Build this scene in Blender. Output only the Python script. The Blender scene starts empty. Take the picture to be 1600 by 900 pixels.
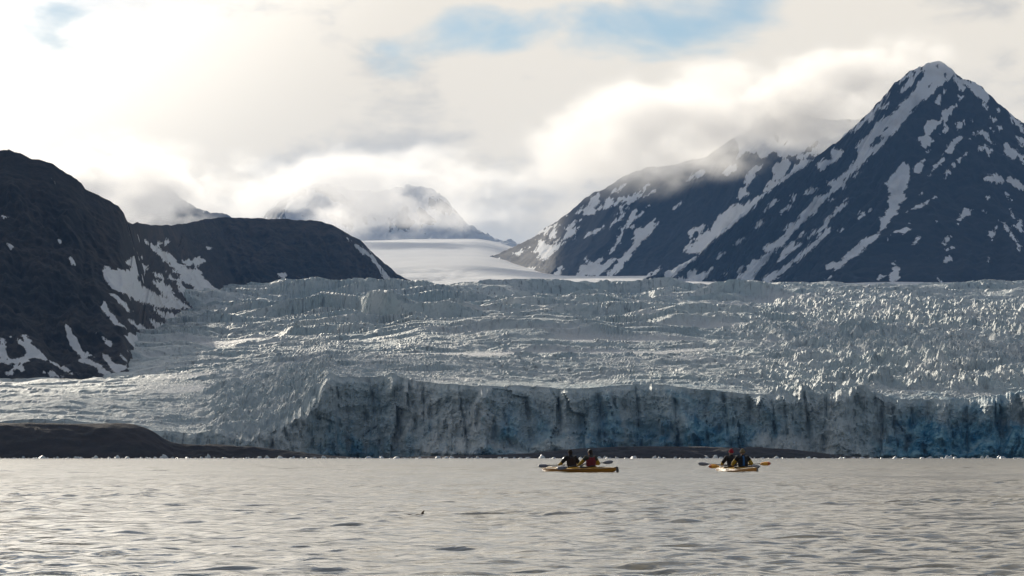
import bpy, bmesh, math, random
import numpy as np
from mathutils import Vector, Matrix

# ------------------------------------------------------------------ camera, world, sun, exposure
sc = bpy.context.scene
F = 4800.0            # focal length in pixels of a 1600 px wide frame (a 108 mm tele lens)
HZ = 714.0            # row of the horizon in that frame
CH = 0.60             # height of the lens above the water, metres
cam_data = bpy.data.cameras.new("camera")
cam_data.sensor_width = 36.0
cam_data.lens = 36.0 * F / 1600.0
cam_data.shift_y = (HZ - 450.0) / 1600.0
cam_data.clip_start = 0.5
cam_data.clip_end = 60000.0
cam = bpy.data.objects.new("camera", cam_data)
sc.collection.objects.link(cam)
cam.location = (0, 0, CH)
cam.rotation_euler = (math.radians(90), 0, 0)
sc.camera = cam

SUN_AZ = -19.0        # degrees from the view axis (negative = left)
SUN_EL = 20.0
sd = Vector((math.sin(math.radians(SUN_AZ)) * math.cos(math.radians(SUN_EL)),
             math.cos(math.radians(SUN_AZ)) * math.cos(math.radians(SUN_EL)),
             math.sin(math.radians(SUN_EL))))


def N(nt, kind, **kw):
    n = nt.nodes.new(kind)
    for k, v in kw.items():
        if k == 'op':
            n.operation = v
        elif isinstance(k, str) and hasattr(n, k):
            setattr(n, k, v)
    return n


def math_node(nt, op, a, b=None, c=None, clamp=False):
    n = nt.nodes.new('ShaderNodeMath')
    n.operation = op
    n.use_clamp = clamp
    for i, v in enumerate((a, b, c)):
        if v is None:
            continue
        if isinstance(v, (int, float)):
            n.inputs[i].default_value = v
        else:
            nt.links.new(v, n.inputs[i])
    return n.outputs[0]


def maprange(nt, v, a, b, c=0.0, d=1.0, smooth=True):
    n = nt.nodes.new('ShaderNodeMapRange')
    n.interpolation_type = 'SMOOTHSTEP' if smooth else 'LINEAR'
    n.clamp = True
    nt.links.new(v, n.inputs['Value'])
    n.inputs['From Min'].default_value = a
    n.inputs['From Max'].default_value = b
    n.inputs['To Min'].default_value = c
    n.inputs['To Max'].default_value = d
    return n.outputs['Result']


def mix_col(nt, fac, a, b):
    n = nt.nodes.new('ShaderNodeMix')
    n.data_type = 'RGBA'
    for sock, v in ((n.inputs[0], fac), (n.inputs[6], a), (n.inputs[7], b)):
        if isinstance(v, (int, float)):
            sock.default_value = v
        elif isinstance(v, tuple):
            sock.default_value = (*v, 1.0) if len(v) == 3 else v
        else:
            nt.links.new(v, sock)
    return n.outputs[2]


def noise(nt, vec, scale, detail=4.0, rough=0.55, dist=0.0, stretch=(1, 1, 1), loc=(0, 0, 0)):
    m = nt.nodes.new('ShaderNodeMapping')
    m.inputs['Scale'].default_value = stretch
    m.inputs['Location'].default_value = loc
    nt.links.new(vec, m.inputs['Vector'])
    n = nt.nodes.new('ShaderNodeTexNoise')
    n.inputs['Scale'].default_value = scale
    n.inputs['Detail'].default_value = detail
    n.inputs['Roughness'].default_value = rough
    n.inputs['Distortion'].default_value = dist
    nt.links.new(m.outputs[0], n.inputs['Vector'])
    return n.outputs['Fac']


world = bpy.data.worlds.new("World")
sc.world = world
world.use_nodes = True
wt = world.node_tree
wt.nodes.clear()
sky = wt.nodes.new('ShaderNodeTexSky')
sky.sky_type = 'NISHITA'
sky.sun_disc = False
sky.sun_elevation = math.radians(SUN_EL)
sky.sun_rotation = math.radians(SUN_AZ)
sky.altitude = 0
sky.air_density = 1.0
sky.dust_density = 0.1
sky.ozone_density = 1.8
bg_sky = wt.nodes.new('ShaderNodeBackground')
bg_sky.inputs['Strength'].default_value = 0.075
wt.links.new(sky.outputs[0], bg_sky.inputs['Color'])
tc = wt.nodes.new('ShaderNodeTexCoord')
dirv = tc.outputs['Generated']
sep = wt.nodes.new('ShaderNodeSeparateXYZ')
wt.links.new(dirv, sep.inputs[0])
el = sep.outputs['Z']
dot = wt.nodes.new('ShaderNodeVectorMath')
dot.operation = 'DOT_PRODUCT'
wt.links.new(dirv, dot.inputs[0])
dot.inputs[1].default_value = sd
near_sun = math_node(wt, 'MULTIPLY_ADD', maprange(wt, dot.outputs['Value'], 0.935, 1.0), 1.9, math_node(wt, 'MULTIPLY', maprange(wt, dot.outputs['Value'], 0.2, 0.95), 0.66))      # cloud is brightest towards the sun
n_big = noise(wt, dirv, 5.0, 2.0, 0.5, 0.2, (1, 1, 3.2), (7.27, 3.83, 1.30))
n_mid = noise(wt, dirv, 14.0, 5.0, 0.50, 0.3, (1, 1, 2.4), (0.3, 4.2, 7.7))
n_fin = noise(wt, dirv, 46.0, 5.0, 0.6, 0.4, (1, 1, 2.0), (2.3, 0.2, 1.7))
shade = math_node(wt, 'MULTIPLY_ADD', n_mid, 0.74, math_node(wt, 'MULTIPLY', n_fin, 0.26))
shade = maprange(wt, math_node(wt, 'ADD', shade, math_node(wt, 'MULTIPLY', maprange(wt, el, 0.065, 0.14), 0.09)), 0.44, 0.60)
cloud_col = mix_col(wt, shade, (0.68, 0.665, 0.63), (1.0, 0.925, 0.80))
low = math_node(wt, 'MULTIPLY', maprange(wt, math_node(wt, 'ADD', el, math_node(wt, 'MULTIPLY', math_node(wt, 'SUBTRACT', n_mid, 0.5), 0.06)), 0.048, 0.080, 1.0, 0.0), 0.42)
cloud_col = mix_col(wt, low, cloud_col, (0.47, 0.54, 0.60))             # the shaded underside far off, seen through more air
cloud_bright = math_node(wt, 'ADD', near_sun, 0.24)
bg_cloud = wt.nodes.new('ShaderNodeBackground')
wt.links.new(cloud_col, bg_cloud.inputs['Color'])
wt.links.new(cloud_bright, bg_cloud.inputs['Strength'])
# cover: unbroken low down, opening into blue gaps higher up
cov = math_node(wt, 'ADD', math_node(wt, 'MULTIPLY', n_big, 0.8), math_node(wt, 'MULTIPLY', n_mid, 0.45))
cov = math_node(wt, 'SUBTRACT', cov, math_node(wt, 'MULTIPLY', maprange(wt, el, 0.05, 0.45), 0.12))
cov = math_node(wt, 'ADD', cov, math_node(wt, 'MULTIPLY', maprange(wt, el, 0.08, 0.145, 1.0, 0.0), 0.3))
cover = maprange(wt, cov, 0.475, 0.555)
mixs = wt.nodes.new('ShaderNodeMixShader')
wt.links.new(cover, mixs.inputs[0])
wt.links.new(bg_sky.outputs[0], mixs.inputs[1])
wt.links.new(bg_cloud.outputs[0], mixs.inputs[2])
wo = wt.nodes.new('ShaderNodeOutputWorld')
wt.links.new(mixs.outputs[0], wo.inputs['Surface'])

sun_data = bpy.data.lights.new("sun", 'SUN')
sun_data.energy = 3.5
sun_data.angle = math.radians(0.5)
sun_data.color = (1.0, 0.90, 0.74)
sun = bpy.data.objects.new("sun", sun_data)
sc.collection.objects.link(sun)
sun.location = sd * 100
sun.rotation_euler = (-sd).to_track_quat('-Z', 'Y').to_euler()

vs = sc.view_settings
vs.view_transform = 'Standard'
vs.look = 'None'
vs.gamma = 1.0
vs.use_curve_mapping = False
vs.exposure = 0.15
cy = sc.cycles
cy.use_denoising = True
cy.max_bounces = 7
cy.diffuse_bounces = 2
cy.glossy_bounces = 2
cy.volume_bounces = 4
cy.volume_step_rate = 0.45
cy.volume_max_steps = 64
cy.use_adaptive_sampling = True
cy.adaptive_threshold = 0.02
CLOUDS = True
HAZE = True

# ------------------------------------------------------------------ helpers
rnd = random.Random(7)
COL = sc.collection


def P(px, py, D):
    """point of the place seen at that frame position when it stands D metres away"""
    return np.array([(px - 800.0) / F * D, D, CH + (HZ - py) / F * D])


def hash2(ix, iy, seed):
    with np.errstate(over='ignore'):
        h = (ix.astype(np.int64).astype(np.uint32) * np.uint32(374761393)
             + iy.astype(np.int64).astype(np.uint32) * np.uint32(668265263)
             + np.uint32((seed * 2246822519) & 0xffffffff))
        h = (h ^ (h >> np.uint32(13))) * np.uint32(1274126177)
        h = h ^ (h >> np.uint32(16))
    return h.astype(np.float64) / 4294967295.0


def perlin(x, y, seed=0):
    x, y = np.broadcast_arrays(np.asarray(x, float), np.asarray(y, float))
    ix, iy = np.floor(x), np.floor(y)
    fx, fy = x - ix, y - iy
    u = fx * fx * fx * (fx * (fx * 6 - 15) + 10)
    v = fy * fy * fy * (fy * (fy * 6 - 15) + 10)

    def g(dx, dy):
        a = hash2(ix + dx, iy + dy, seed) * 2 * np.pi
        return np.cos(a) * (fx - dx) + np.sin(a) * (fy - dy)
    a = g(0, 0) + u * (g(1, 0) - g(0, 0))
    b = g(0, 1) + u * (g(1, 1) - g(0, 1))
    return 1.5 * (a + v * (b - a))


def fbm(x, y, oct=4, seed=0, gain=0.5):
    t, a, s = 0.0, 1.0, 1.0
    for i in range(oct):
        t = t + a * perlin(np.asarray(x) * s, np.asarray(y) * s, seed + i * 13)
        a *= gain
        s *= 2.03
    return t


def ridged(x, y, oct=4, seed=0, gain=0.5):
    t, a, s = 0.0, 1.0, 1.0
    for i in range(oct):
        t = t + a * (1 - 2 * np.abs(perlin(np.asarray(x) * s, np.asarray(y) * s, seed + i * 13)))
        a *= gain
        s *= 2.03
    return t


def worley(x, y, seed=0):
    ix, iy = np.floor(x), np.floor(y)
    f1 = np.full(x.shape, 9.0)
    f2 = np.full(x.shape, 9.0)
    cid = np.zeros(x.shape)
    for dx in (-1, 0, 1):
        for dy in (-1, 0, 1):
            cx, cyy = ix + dx, iy + dy
            a = hash2(cx, cyy, seed)
            b = hash2(cx, cyy, seed + 57)
            d = np.hypot(cx + a - x, cyy + b - y)
            near = d < f1
            f2 = np.where(near, f1, np.minimum(f2, d))
            cid = np.where(near, hash2(cx, cyy, seed + 91), cid)
            f1 = np.where(near, d, f1)
    return f1, f2, cid


def sst(a, b, x):
    t = np.clip((x - a) / (b - a), 0, 1)
    return t * t * (3 - 2 * t)


def grid_mesh(name, X, Y, Z, mat, attrs=None, flip=False, parent=None, smooth=True, col_attrs=None):
    r, c = X.shape
    me = bpy.data.meshes.new(name)
    co = np.stack([X, Y, Z], -1).reshape(-1, 3).astype(np.float32)
    i = np.arange(r * c).reshape(r, c)
    q = np.stack([i[:-1, :-1], i[:-1, 1:], i[1:, 1:], i[1:, :-1]], -1).reshape(-1, 4)
    if flip:
        q = q[:, ::-1]
    me.vertices.add(len(co))
    me.vertices.foreach_set('co', co.ravel())
    me.loops.add(q.size)
    me.loops.foreach_set('vertex_index', q.ravel().astype(np.int32))
    me.polygons.add(len(q))
    me.polygons.foreach_set('loop_start', np.arange(0, q.size, 4, dtype=np.int32))
    me.polygons.foreach_set('use_smooth', np.full(len(q), smooth))
    for k, v in (attrs or {}).items():
        a = me.attributes.new(k, 'FLOAT', 'POINT')
        a.data.foreach_set('value', v.ravel().astype(np.float32))
    me.update(calc_edges=True)
    me.validate()
    if mat:
        me.materials.append(mat)
    o = bpy.data.objects.new(name, me)
    COL.objects.link(o)
    if parent:
        o.parent = parent
    return o


def structure(o):
    o['kind'] = 'structure'
    return o


def tag(o, label, cat, group=None):
    o['label'] = label
    o['category'] = cat
    if group:
        o['group'] = group
    return o


def new_mat(name):
    m = bpy.data.materials.new(name)
    m.use_nodes = True
    nt = m.node_tree
    return m, nt, nt.nodes['Principled BSDF']


def plain(name, col, rough=0.6, var=0.12, scale=12.0, bump=0.0, metallic=0.0):
    m, nt, b = new_mat(name)
    t = nt.nodes.new('ShaderNodeTexCoord')
    f = noise(nt, t.outputs['Object'], scale, 4.0)
    c = mix_col(nt, f, tuple(x * (1 - var) for x in col), tuple(min(1, x * (1 + var)) for x in col))
    nt.links.new(c, b.inputs['Base Color'])
    b.inputs['Roughness'].default_value = rough
    b.inputs['Metallic'].default_value = metallic
    if bump:
        bn = nt.nodes.new('ShaderNodeBump')
        bn.inputs['Distance'].default_value = bump
        nt.links.new(f, bn.inputs['Height'])
        nt.links.new(bn.outputs[0], b.inputs['Normal'])
    return m


# ------------------------------------------------------------------ snow patches that lie on the slopes
def tile(x0, y0, s, polys):
    return [[(x0 + x / s, y0 + y / s) for x, y in p] for p in polys]


def pts(s):
    v = [float(t) for t in s.replace(',', ' ').split()]
    return list(zip(v[0::2], v[1::2]))


SNOW_BACK = tile(760, 250, 4.5, [pts(s) for s in (
    "745,250 800,245 805,290 770,320 765,380 690,385 680,365 620,380 660,345 720,330",
    "830,285 860,262 900,270 890,305 840,345 775,355 800,320 825,310", "880,222 980,160 965,190 910,225",
    "930,290 925,270 950,250 975,270 1020,245 1080,220 1085,245 1030,295 990,320 935,350 935,320 990,290 1025,262 985,285",
    "890,398 1000,320 985,345 905,395", "1100,262 1130,235 1195,205 1160,230", "1100,207 1125,170 1155,165 1145,190",
    "840,480 890,430 980,370 965,395 900,450", "690,550 710,520 770,495 830,455 800,500 740,535",
    "350,515 380,490 440,465 500,445 495,465 450,480 430,520", "440,520 480,475 495,510 470,550 445,545",
    "550,485 590,465 625,420 620,465 600,490 660,475 620,525 550,560 525,570 550,530 570,500",
    "325,645 370,605 360,560 400,570 460,600 520,585 560,570 500,625 450,675 400,698 350,690 385,650",
    "200,660 230,645 305,610 260,645 205,672", "30,680 60,700 100,692 65,712 35,700",
    "625,820 660,760 695,720 695,680 715,680 705,735 760,710 780,695 820,695 790,740 840,720 880,690 910,690 860,750 810,800 790,835 720,815 640,825",
    "855,665 905,595 940,540 940,490 980,440 1030,360 1060,355 1050,390 1120,360 1090,385 1020,440 975,490 960,540 935,590 900,625",
    "820,840 880,770 960,680 1020,610 1040,570 1040,520 1065,480 1110,470 1160,430 1185,400 1185,435 1215,430 1180,470 1140,530 1060,610 1000,690 950,760 900,810 840,830",
    "470,820 495,765 530,742 525,790 515,822", "1320,345 1340,295 1375,295 1350,325", "880,330 910,300 925,300 890,330",
    "0,700 60,720 130,740 200,755 250,765 310,760 365,740 280,810 240,900 0,900",
    "600,570 625,530 620,545", "640,445 655,415 660,420", "545,400 560,385 565,388", "475,585 490,545 505,570", "1110,340 1150,310 1155,325",
    "1080,850 1150,800 1190,780 1245,738 1220,775 1190,810 1130,835", "1000,475 1030,455 1040,475 1015,480")]) + \
    tile(1040, 250, 4.5, [pts(s) for s in (
        "500,265 530,200 560,190 590,235 550,265 520,290", "550,160 580,90 620,40 690,35 640,90 630,120 600,150 570,185",
        "740,55 790,20 830,0 880,0 885,40 840,100 780,140 740,150 760,100", "695,210 740,150 800,140 830,130 760,200 700,235",
        "165,150 200,80 280,60 260,110 210,120", "400,100 430,50 490,20 500,70 440,110", "60,345 80,295 115,295",
        "120,645 150,600 180,570 155,505 210,485 280,465 275,490 200,510 190,560 175,600 200,620",
        "150,655 200,590 260,500 320,490 370,390 440,350 500,300 540,320 630,260 690,250 760,180 870,90 960,0 1100,0 640,360 300,650")]) + \
    tile(1040, 130, 4.5, [pts(
        "480,560 520,470 480,370 800,260 1000,230 1250,260 1400,250 1300,420 1000,520 960,540 880,500 820,530 760,470 690,530 640,490 560,480")])
ROCK_BACK = tile(1040, 130, 4.5, [pts("760,360 800,340 790,400 765,400"), pts("840,440 880,390 870,430"), pts("920,520 1060,400 1080,410 960,510"), pts("880,320 910,315 900,330"), pts("1000,480 1060,420 1060,440")])
SNOW_PEAK = tile(1040, 250, 4.5, [pts(s) for s in (
    "0,800 60,740 150,655 200,610 320,500 440,390 540,320 640,270 760,180 870,90 960,0 1040,0 900,95 720,220 640,310 540,400 420,500 300,590 210,690 130,750 60,815 30,870 0,870",
    "540,870 500,820 560,770 620,700 660,700 735,640 690,640 690,610 790,565 830,530 870,445 910,440 940,390 1030,290 1060,255 1110,250 1170,205 1200,140 1290,60 1340,0 1420,0 1310,90 1250,160 1180,230 1110,290 1050,370 950,450 880,530 820,600 740,650 720,700 640,790 600,860",
    "1135,165 1165,140 1200,140 1180,185", "500,785 520,745 545,745 530,790", "440,880 500,840 560,830 520,860",
    "690,870 680,835 720,810 800,770 880,720 960,640 1050,570 1130,480 1180,465 1140,520 1080,580 990,660 900,730 820,800 760,850 710,878",
    "1000,555 1030,500 1080,490 1110,450 1105,425 1150,390 1150,440 1110,490 1050,520", "1160,410 1210,330 1290,265 1260,320 1200,380",
    "790,725 820,640 880,585 915,575 910,610 970,580 930,620 860,660", "630,485 660,430 705,415 670,460", "685,375 740,290 785,270 760,320",
    "985,250 985,215 1050,195 1080,195 1020,235", "880,290 890,255 925,240 905,275", "1070,60 1075,25 1110,0 1200,0 1130,45 1085,75",
    "480,600 490,575 565,540 530,585", "345,700 420,640 425,650 360,700", "60,830 150,830 150,790 210,770 215,800 270,795 330,755 280,830 250,880 0,880 0,820",
    "1120,750 1150,720 1230,710 1280,660 1330,610 1440,545 1440,590 1340,670 1240,740 1190,760 1140,770", "1360,405 1380,370 1440,340 1400,390",
    "805,375 830,340 885,320 860,350", "935,545 965,505 980,510 955,540", "405,805 420,785 438,785 415,810", "1310,130 1380,70 1350,105",
    "1140,300 1185,262 1160,292", "1240,200 1275,160 1255,200", "1120,850 1160,810 1170,825", "1060,880 1085,865 1105,885", "310,880 350,850 355,855 330,880")]) + \
    tile(1300, 250, 4.5, [pts(s) for s in (
        "360,450 340,420 385,350 400,320 390,300 405,240 390,190 385,160 410,130 430,90 470,40 500,22 535,30 550,80 540,150 515,200 505,270 470,330 450,380 400,430",
        "0,745 40,720 110,690 150,630 210,590 210,565 260,555 310,510 360,460 370,475 330,530 270,590 200,650 130,700 70,745 30,762",
        "350,440 375,440 380,470 350,490", "420,525 450,495 510,490 540,445 545,480 515,530 470,515", "600,330 650,290 740,255 690,290 630,335", "560,600 600,535 635,540 600,580",
        "885,450 900,370 960,322 975,345 1000,350 930,405", "780,590 785,560 855,535 830,570 795,595", "770,720 790,695 860,678 845,705",
        "405,860 400,800 430,780 420,720 435,700 455,740 478,790 455,855 425,872", "310,830 350,810 365,825 340,848", "190,405 200,370 285,340 240,375",
        "1075,135 1100,110 1170,95 1205,150 1160,170 1110,150", "1210,110 1290,130 1350,185 1350,215 1290,190 1240,150", "1200,215 1230,230 1270,290 1240,270",
        "1250,345 1290,400 1275,405", "1170,420 1220,460 1280,530 1335,630 1310,620 1250,530 1200,460", "1285,450 1330,420 1345,540 1320,500",
        "1100,495 1130,500 1160,460 1125,565", "1090,690 1110,685 1105,710", "740,820 770,850 800,890 765,885", "1075,255 1110,260 1110,275",
        "1065,360 1090,360 1080,385", "385,540 410,545 400,565", "715,50 750,15 790,0 760,30", "790,135 815,70 860,30 905,0 835,70 800,130",
        "580,95 585,50 640,0 650,10 620,80", "800,625 855,610 820,632", "565,358 590,325 590,345", "725,435 745,425 760,435", "40,500 80,488 70,500", "620,242 645,235 640,248", "520,365 550,360 545,368")]) + \
    tile(1300, 80, 4.5, [pts(s) for s in (
        "610,110 740,40 790,60 870,150 850,175 790,215 690,310 620,360 520,470 440,570 330,690 240,760 150,830 40,900 100,850 180,740 180,650 260,580 330,490 440,430 480,370 560,300 590,240 640,160 650,130",
        "470,290 530,210 600,130 620,140 570,230 500,290", "440,240 510,170 600,110 640,95 560,160 480,220", "860,160 920,200 940,250 920,290 880,230 850,190",
        "940,200 1010,215 1090,280 1110,330 1090,420 1060,350 1000,290 950,240", "0,650 100,570 230,470 400,300 440,240 300,440 180,540",
        "640,540 690,480 760,490 770,430 820,410 860,375 870,380 830,460 760,510 710,550 690,600 720,630 650,680 610,610 660,590",
        "760,585 790,515 815,540 800,570", "730,345 790,260 800,270 740,385", "880,510 930,490 925,530 890,575",
        "970,615 1000,570 1050,560 1090,570 1105,610 1160,670 1080,620 1030,570", "765,735 800,690 850,620 910,600 870,660 830,720 800,710",
        "715,810 740,780 810,740 780,780 680,880", "580,855 590,800 650,757 650,800 610,860", "1215,650 1270,680 1350,740 1350,790 1300,740 1260,765 1220,720",
        "1105,440 1150,480 1130,500", "1070,665 1130,690 1100,740", "860,780 970,700 900,760", "1150,520 1205,545 1180,560", "1150,405 1185,410 1175,450",
        "0,690 90,700 60,750 0,780", "1290,600 1350,620 1340,680", "250,490 300,430 290,480", "340,410 400,350 380,400", "875,310 930,310 900,350",
        "1240,420 1300,480 1350,560 1350,590 1280,500", "1110,540 1140,560 1135,570", "960,475 995,500 975,490", "1025,670 1050,700 1040,710", "650,715 690,700 680,715")])
ROCK_PEAK = tile(1300, 80, 4.5, [pts("600,220 590,180 640,135 650,160 620,210"), pts("495,300 560,240 585,260 530,340 490,340"), pts("670,245 710,220 690,245"), pts("790,180 810,150 812,160"), pts("270,680 310,590 380,600 320,660"), pts("350,570 420,490 400,530"), pts("735,105 750,92 745,105"), pts("660,115 680,100 670,118")])
SNOW_LEFT = tile(0, 220, 4.0, [pts(s) for s in (
    "900,615 960,650 1050,710 1150,790 1250,870 1310,900 1200,900 1120,830 1020,740 940,660", "790,760 840,720 875,705 880,760 925,800 900,830 830,840 820,790",
    "655,780 690,780 700,820 760,840 820,850 880,890 890,900 680,900 645,860", "970,640 1020,630 1055,612 1060,635 1000,650",
    "1130,750 1200,745 1240,730 1290,745 1260,770 1180,785", "1180,790 1240,810 1270,835 1240,840", "415,700 440,715 465,780 450,770", "0,458 60,480 20,475",
    "960,820 1000,830 1030,865 980,850", "1040,810 1095,875 1070,870", "1110,830 1180,880 1250,900 1150,890", "40,640 80,665 70,670", "1300,660 1325,668 1305,680", "365,620 385,620 375,630")]) + \
    tile(0, 420, 4.0, [pts(s) for s in (
        "655,20 700,0 830,10 920,0 900,40 850,55 900,120 1040,185 950,80 1000,75 1060,110 1100,190 1200,240 1130,255 1000,240 870,205 780,160 700,110 660,60",
        "1080,0 1220,0 1300,80 1410,165 1290,205 1180,80", "1100,60 1180,130 1270,190 1210,240 1120,140", "930,310 1000,345 1070,340 1150,300 1240,270 1250,300 1130,330 1090,375 985,395",
        "960,250 1150,300 1060,330 990,280", "690,150 740,180 790,220 825,265 790,260 740,210", "630,235 650,200 700,270 740,340 785,375 730,350 670,290",
        "795,315 860,340 950,395 890,400", "405,350 430,370 470,450 520,500 595,550 540,545 480,535 430,440", "600,405 660,430 700,470 815,520 750,500 680,480",
        "780,415 850,405 915,430 890,480 850,485 800,450", "605,500 660,540 730,600 790,600 750,530 800,570 800,610 740,650 690,620", "0,420 30,440 40,560 0,570",
        "65,420 150,455 135,400 195,440 190,470 250,510 310,575 240,550 180,570 100,595 0,585 0,570 100,570 170,540 150,490", "75,600 130,600 160,635 90,630",
        "260,645 310,640 400,675 330,672", "290,570 380,610 510,655 420,640", "490,570 570,575 640,610 700,655 620,660 600,620", "30,645 80,635 95,665 40,665", "0,705 60,710 30,718")]) + \
    tile(400, 270, 4.0, [pts("565,395 640,460 720,510 790,590 860,690 820,698 770,610 690,510 610,450"), pts("135,630 190,640 185,655"), pts("135,705 175,735 170,740"), pts("580,705 615,718 580,722"), pts("870,670 905,695 880,695")])
ROCK_FAR = tile(400, 270, 4.0, [pts(s) for s in (
    "880,370 870,280 930,200 960,220 945,280 1000,300 980,345", "1000,230 1050,225 1125,305 1080,325 1020,300", "830,280 870,275 845,330 832,380",
    "20,300 120,200 240,120 300,80 330,140 210,160 190,230 180,285", "1070,150 1180,180 1260,250 1180,260 1090,220", "520,270 600,290 605,350 540,340",
    "650,270 690,280 690,320", "440,260 520,280 500,330", "330,90 460,80 560,150 640,160 640,260 560,200 420,140", "730,280 750,285 738,310", "1030,320 1050,330 1035,340")])


def raster(polys):
    m = np.zeros((900, 1700))
    for p in polys:
        a = np.array(p)
        x0, x1 = int(max(0, a[:, 0].min() - 1)), int(min(1699, a[:, 0].max() + 2))
        y0, y1 = int(max(0, a[:, 1].min() - 1)), int(min(899, a[:, 1].max() + 2))
        if x1 <= x0 or y1 <= y0:
            continue
        gx, gy = np.meshgrid(np.arange(x0, x1 + 1), np.arange(y0, y1 + 1))
        ins = np.zeros(gx.shape, bool)
        for (ax, ay), (bx, by) in zip(a, np.roll(a, -1, 0)):
            if ay == by:
                continue
            c = ((ay > gy) != (by > gy)) & (gx < (bx - ax) * (gy - ay) / (by - ay) + ax)
            ins ^= c
        m[y0:y1 + 1, x0:x1 + 1] = np.maximum(m[y0:y1 + 1, x0:x1 + 1], ins)
    def sh(q, fn):
        return fn(fn(fn(q, np.roll(q, 1, 0)), np.roll(q, -1, 0)), fn(np.roll(q, 1, 1), np.roll(q, -1, 1)))
    ins, out = m.copy(), m.copy()
    d = m - 0.5
    for _ in range(7):                       # distance to the edge in steps, positive inside
        ins, out = sh(ins, np.minimum), sh(out, np.maximum)
        d += ins - (1 - out)
    d = (2 * d + np.roll(d, 1, 0) + np.roll(d, -1, 0) + np.roll(d, 1, 1) + np.roll(d, -1, 1)) / 6
    return d


def sample(m, X, Y, Z):
    px = 800 + X / Y * F
    py = HZ - (Z - CH) / Y * F
    px = np.clip(px, 0, 1698.9)
    py = np.clip(py, 0, 898.9)
    ix, iy = px.astype(int), py.astype(int)
    fx, fy = px - ix, py - iy
    return (m[iy, ix] * (1 - fx) * (1 - fy) + m[iy, ix + 1] * fx * (1 - fy)
            + m[iy + 1, ix] * (1 - fx) * fy + m[iy + 1, ix + 1] * fx * fy)


# ------------------------------------------------------------------ materials of the setting
def rock_snow(name, rock_a, rock_b, rock_c, snow=(0.88, 0.90, 0.92), s=1.0):
    m, nt, b = new_mat(name)
    t = nt.nodes.new('ShaderNodeTexCoord')
    v = t.outputs['Object']
    at = nt.nodes.new('ShaderNodeAttribute')
    at.attribute_name = 'snow'
    n1 = noise(nt, v, 0.012 * s, 6.0, 0.6)
    n2 = noise(nt, v, 0.10 * s, 5.0, 0.65)
    n3 = noise(nt, v, 0.004 * s, 3.0, 0.5, 0.3)
    al = nt.nodes.new('ShaderNodeAttribute')
    al.attribute_name = 'along'
    dn = nt.nodes.new('ShaderNodeAttribute')
    dn.attribute_name = 'down'
    cb = nt.nodes.new('ShaderNodeCombineXYZ')
    nt.links.new(al.outputs['Fac'], cb.inputs[0])
    nt.links.new(dn.outputs['Fac'], cb.inputs[1])
    fallv = cb.outputs[0]                      # metres along the ridge and down the fall line
    n4 = noise(nt, fallv, 0.095 * s, 8.0, 0.70, 0.3, (1.0, 0.36, 1.0), (5, 3, 1))
    n5 = noise(nt, fallv, 0.030 * s, 6.0, 0.62, 0.4, (1.0, 0.14, 1.0), (2, 9, 1))
    rock = mix_col(nt, maprange(nt, n1, 0.35, 0.65), rock_a, rock_b)
    rock = mix_col(nt, maprange(nt, n3, 0.50, 0.66), rock, rock_c)
    rock = mix_col(nt, math_node(nt, 'MULTIPLY', maprange(nt, n5, 0.50, 0.66), 0.6), rock, rock_c)
    rock = mix_col(nt, maprange(nt, n2, 0.3, 0.75), rock, tuple(0.55 * x for x in rock_a))
    k = math_node(nt, 'ADD', at.outputs['Fac'], math_node(nt, 'MULTIPLY', math_node(nt, 'SUBTRACT', n4, 0.5), 32.0))
    k = maprange(nt, k, -0.75, 0.25)
    snowc = mix_col(nt, maprange(nt, n1, 0.45, 0.75), snow, (snow[0] * 0.82, snow[1] * 0.80, snow[2] * 0.78))
    nt.links.new(mix_col(nt, k, rock, snowc), b.inputs['Base Color'])
    b.inputs['Roughness'].default_value = 0.85
    b.inputs['Specular IOR Level'].default_value = 0.15
    bp = nt.nodes.new('ShaderNodeBump')
    bp.inputs['Strength'].default_value = 0.35
    bp.inputs['Distance'].default_value = 4.0
    nt.links.new(math_node(nt, 'ADD', n2, math_node(nt, 'MULTIPLY', n5, 1.5)), bp.inputs['Height'])
    nt.links.new(bp.outputs[0], b.inputs['Normal'])
    return m


M_rock_r = rock_snow("dark shale and snow", (0.022, 0.023, 0.027), (0.032, 0.032, 0.035), (0.028, 0.027, 0.029))
M_rock_l = rock_snow("brown scree and snow", (0.020, 0.019, 0.020), (0.046, 0.036, 0.031), (0.085, 0.063, 0.050), (0.84, 0.86, 0.88))
M_rock_f = rock_snow("far rock and snow", (0.05, 0.05, 0.055), (0.07, 0.07, 0.07), (0.06, 0.06, 0.065), s=0.5)


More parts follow.
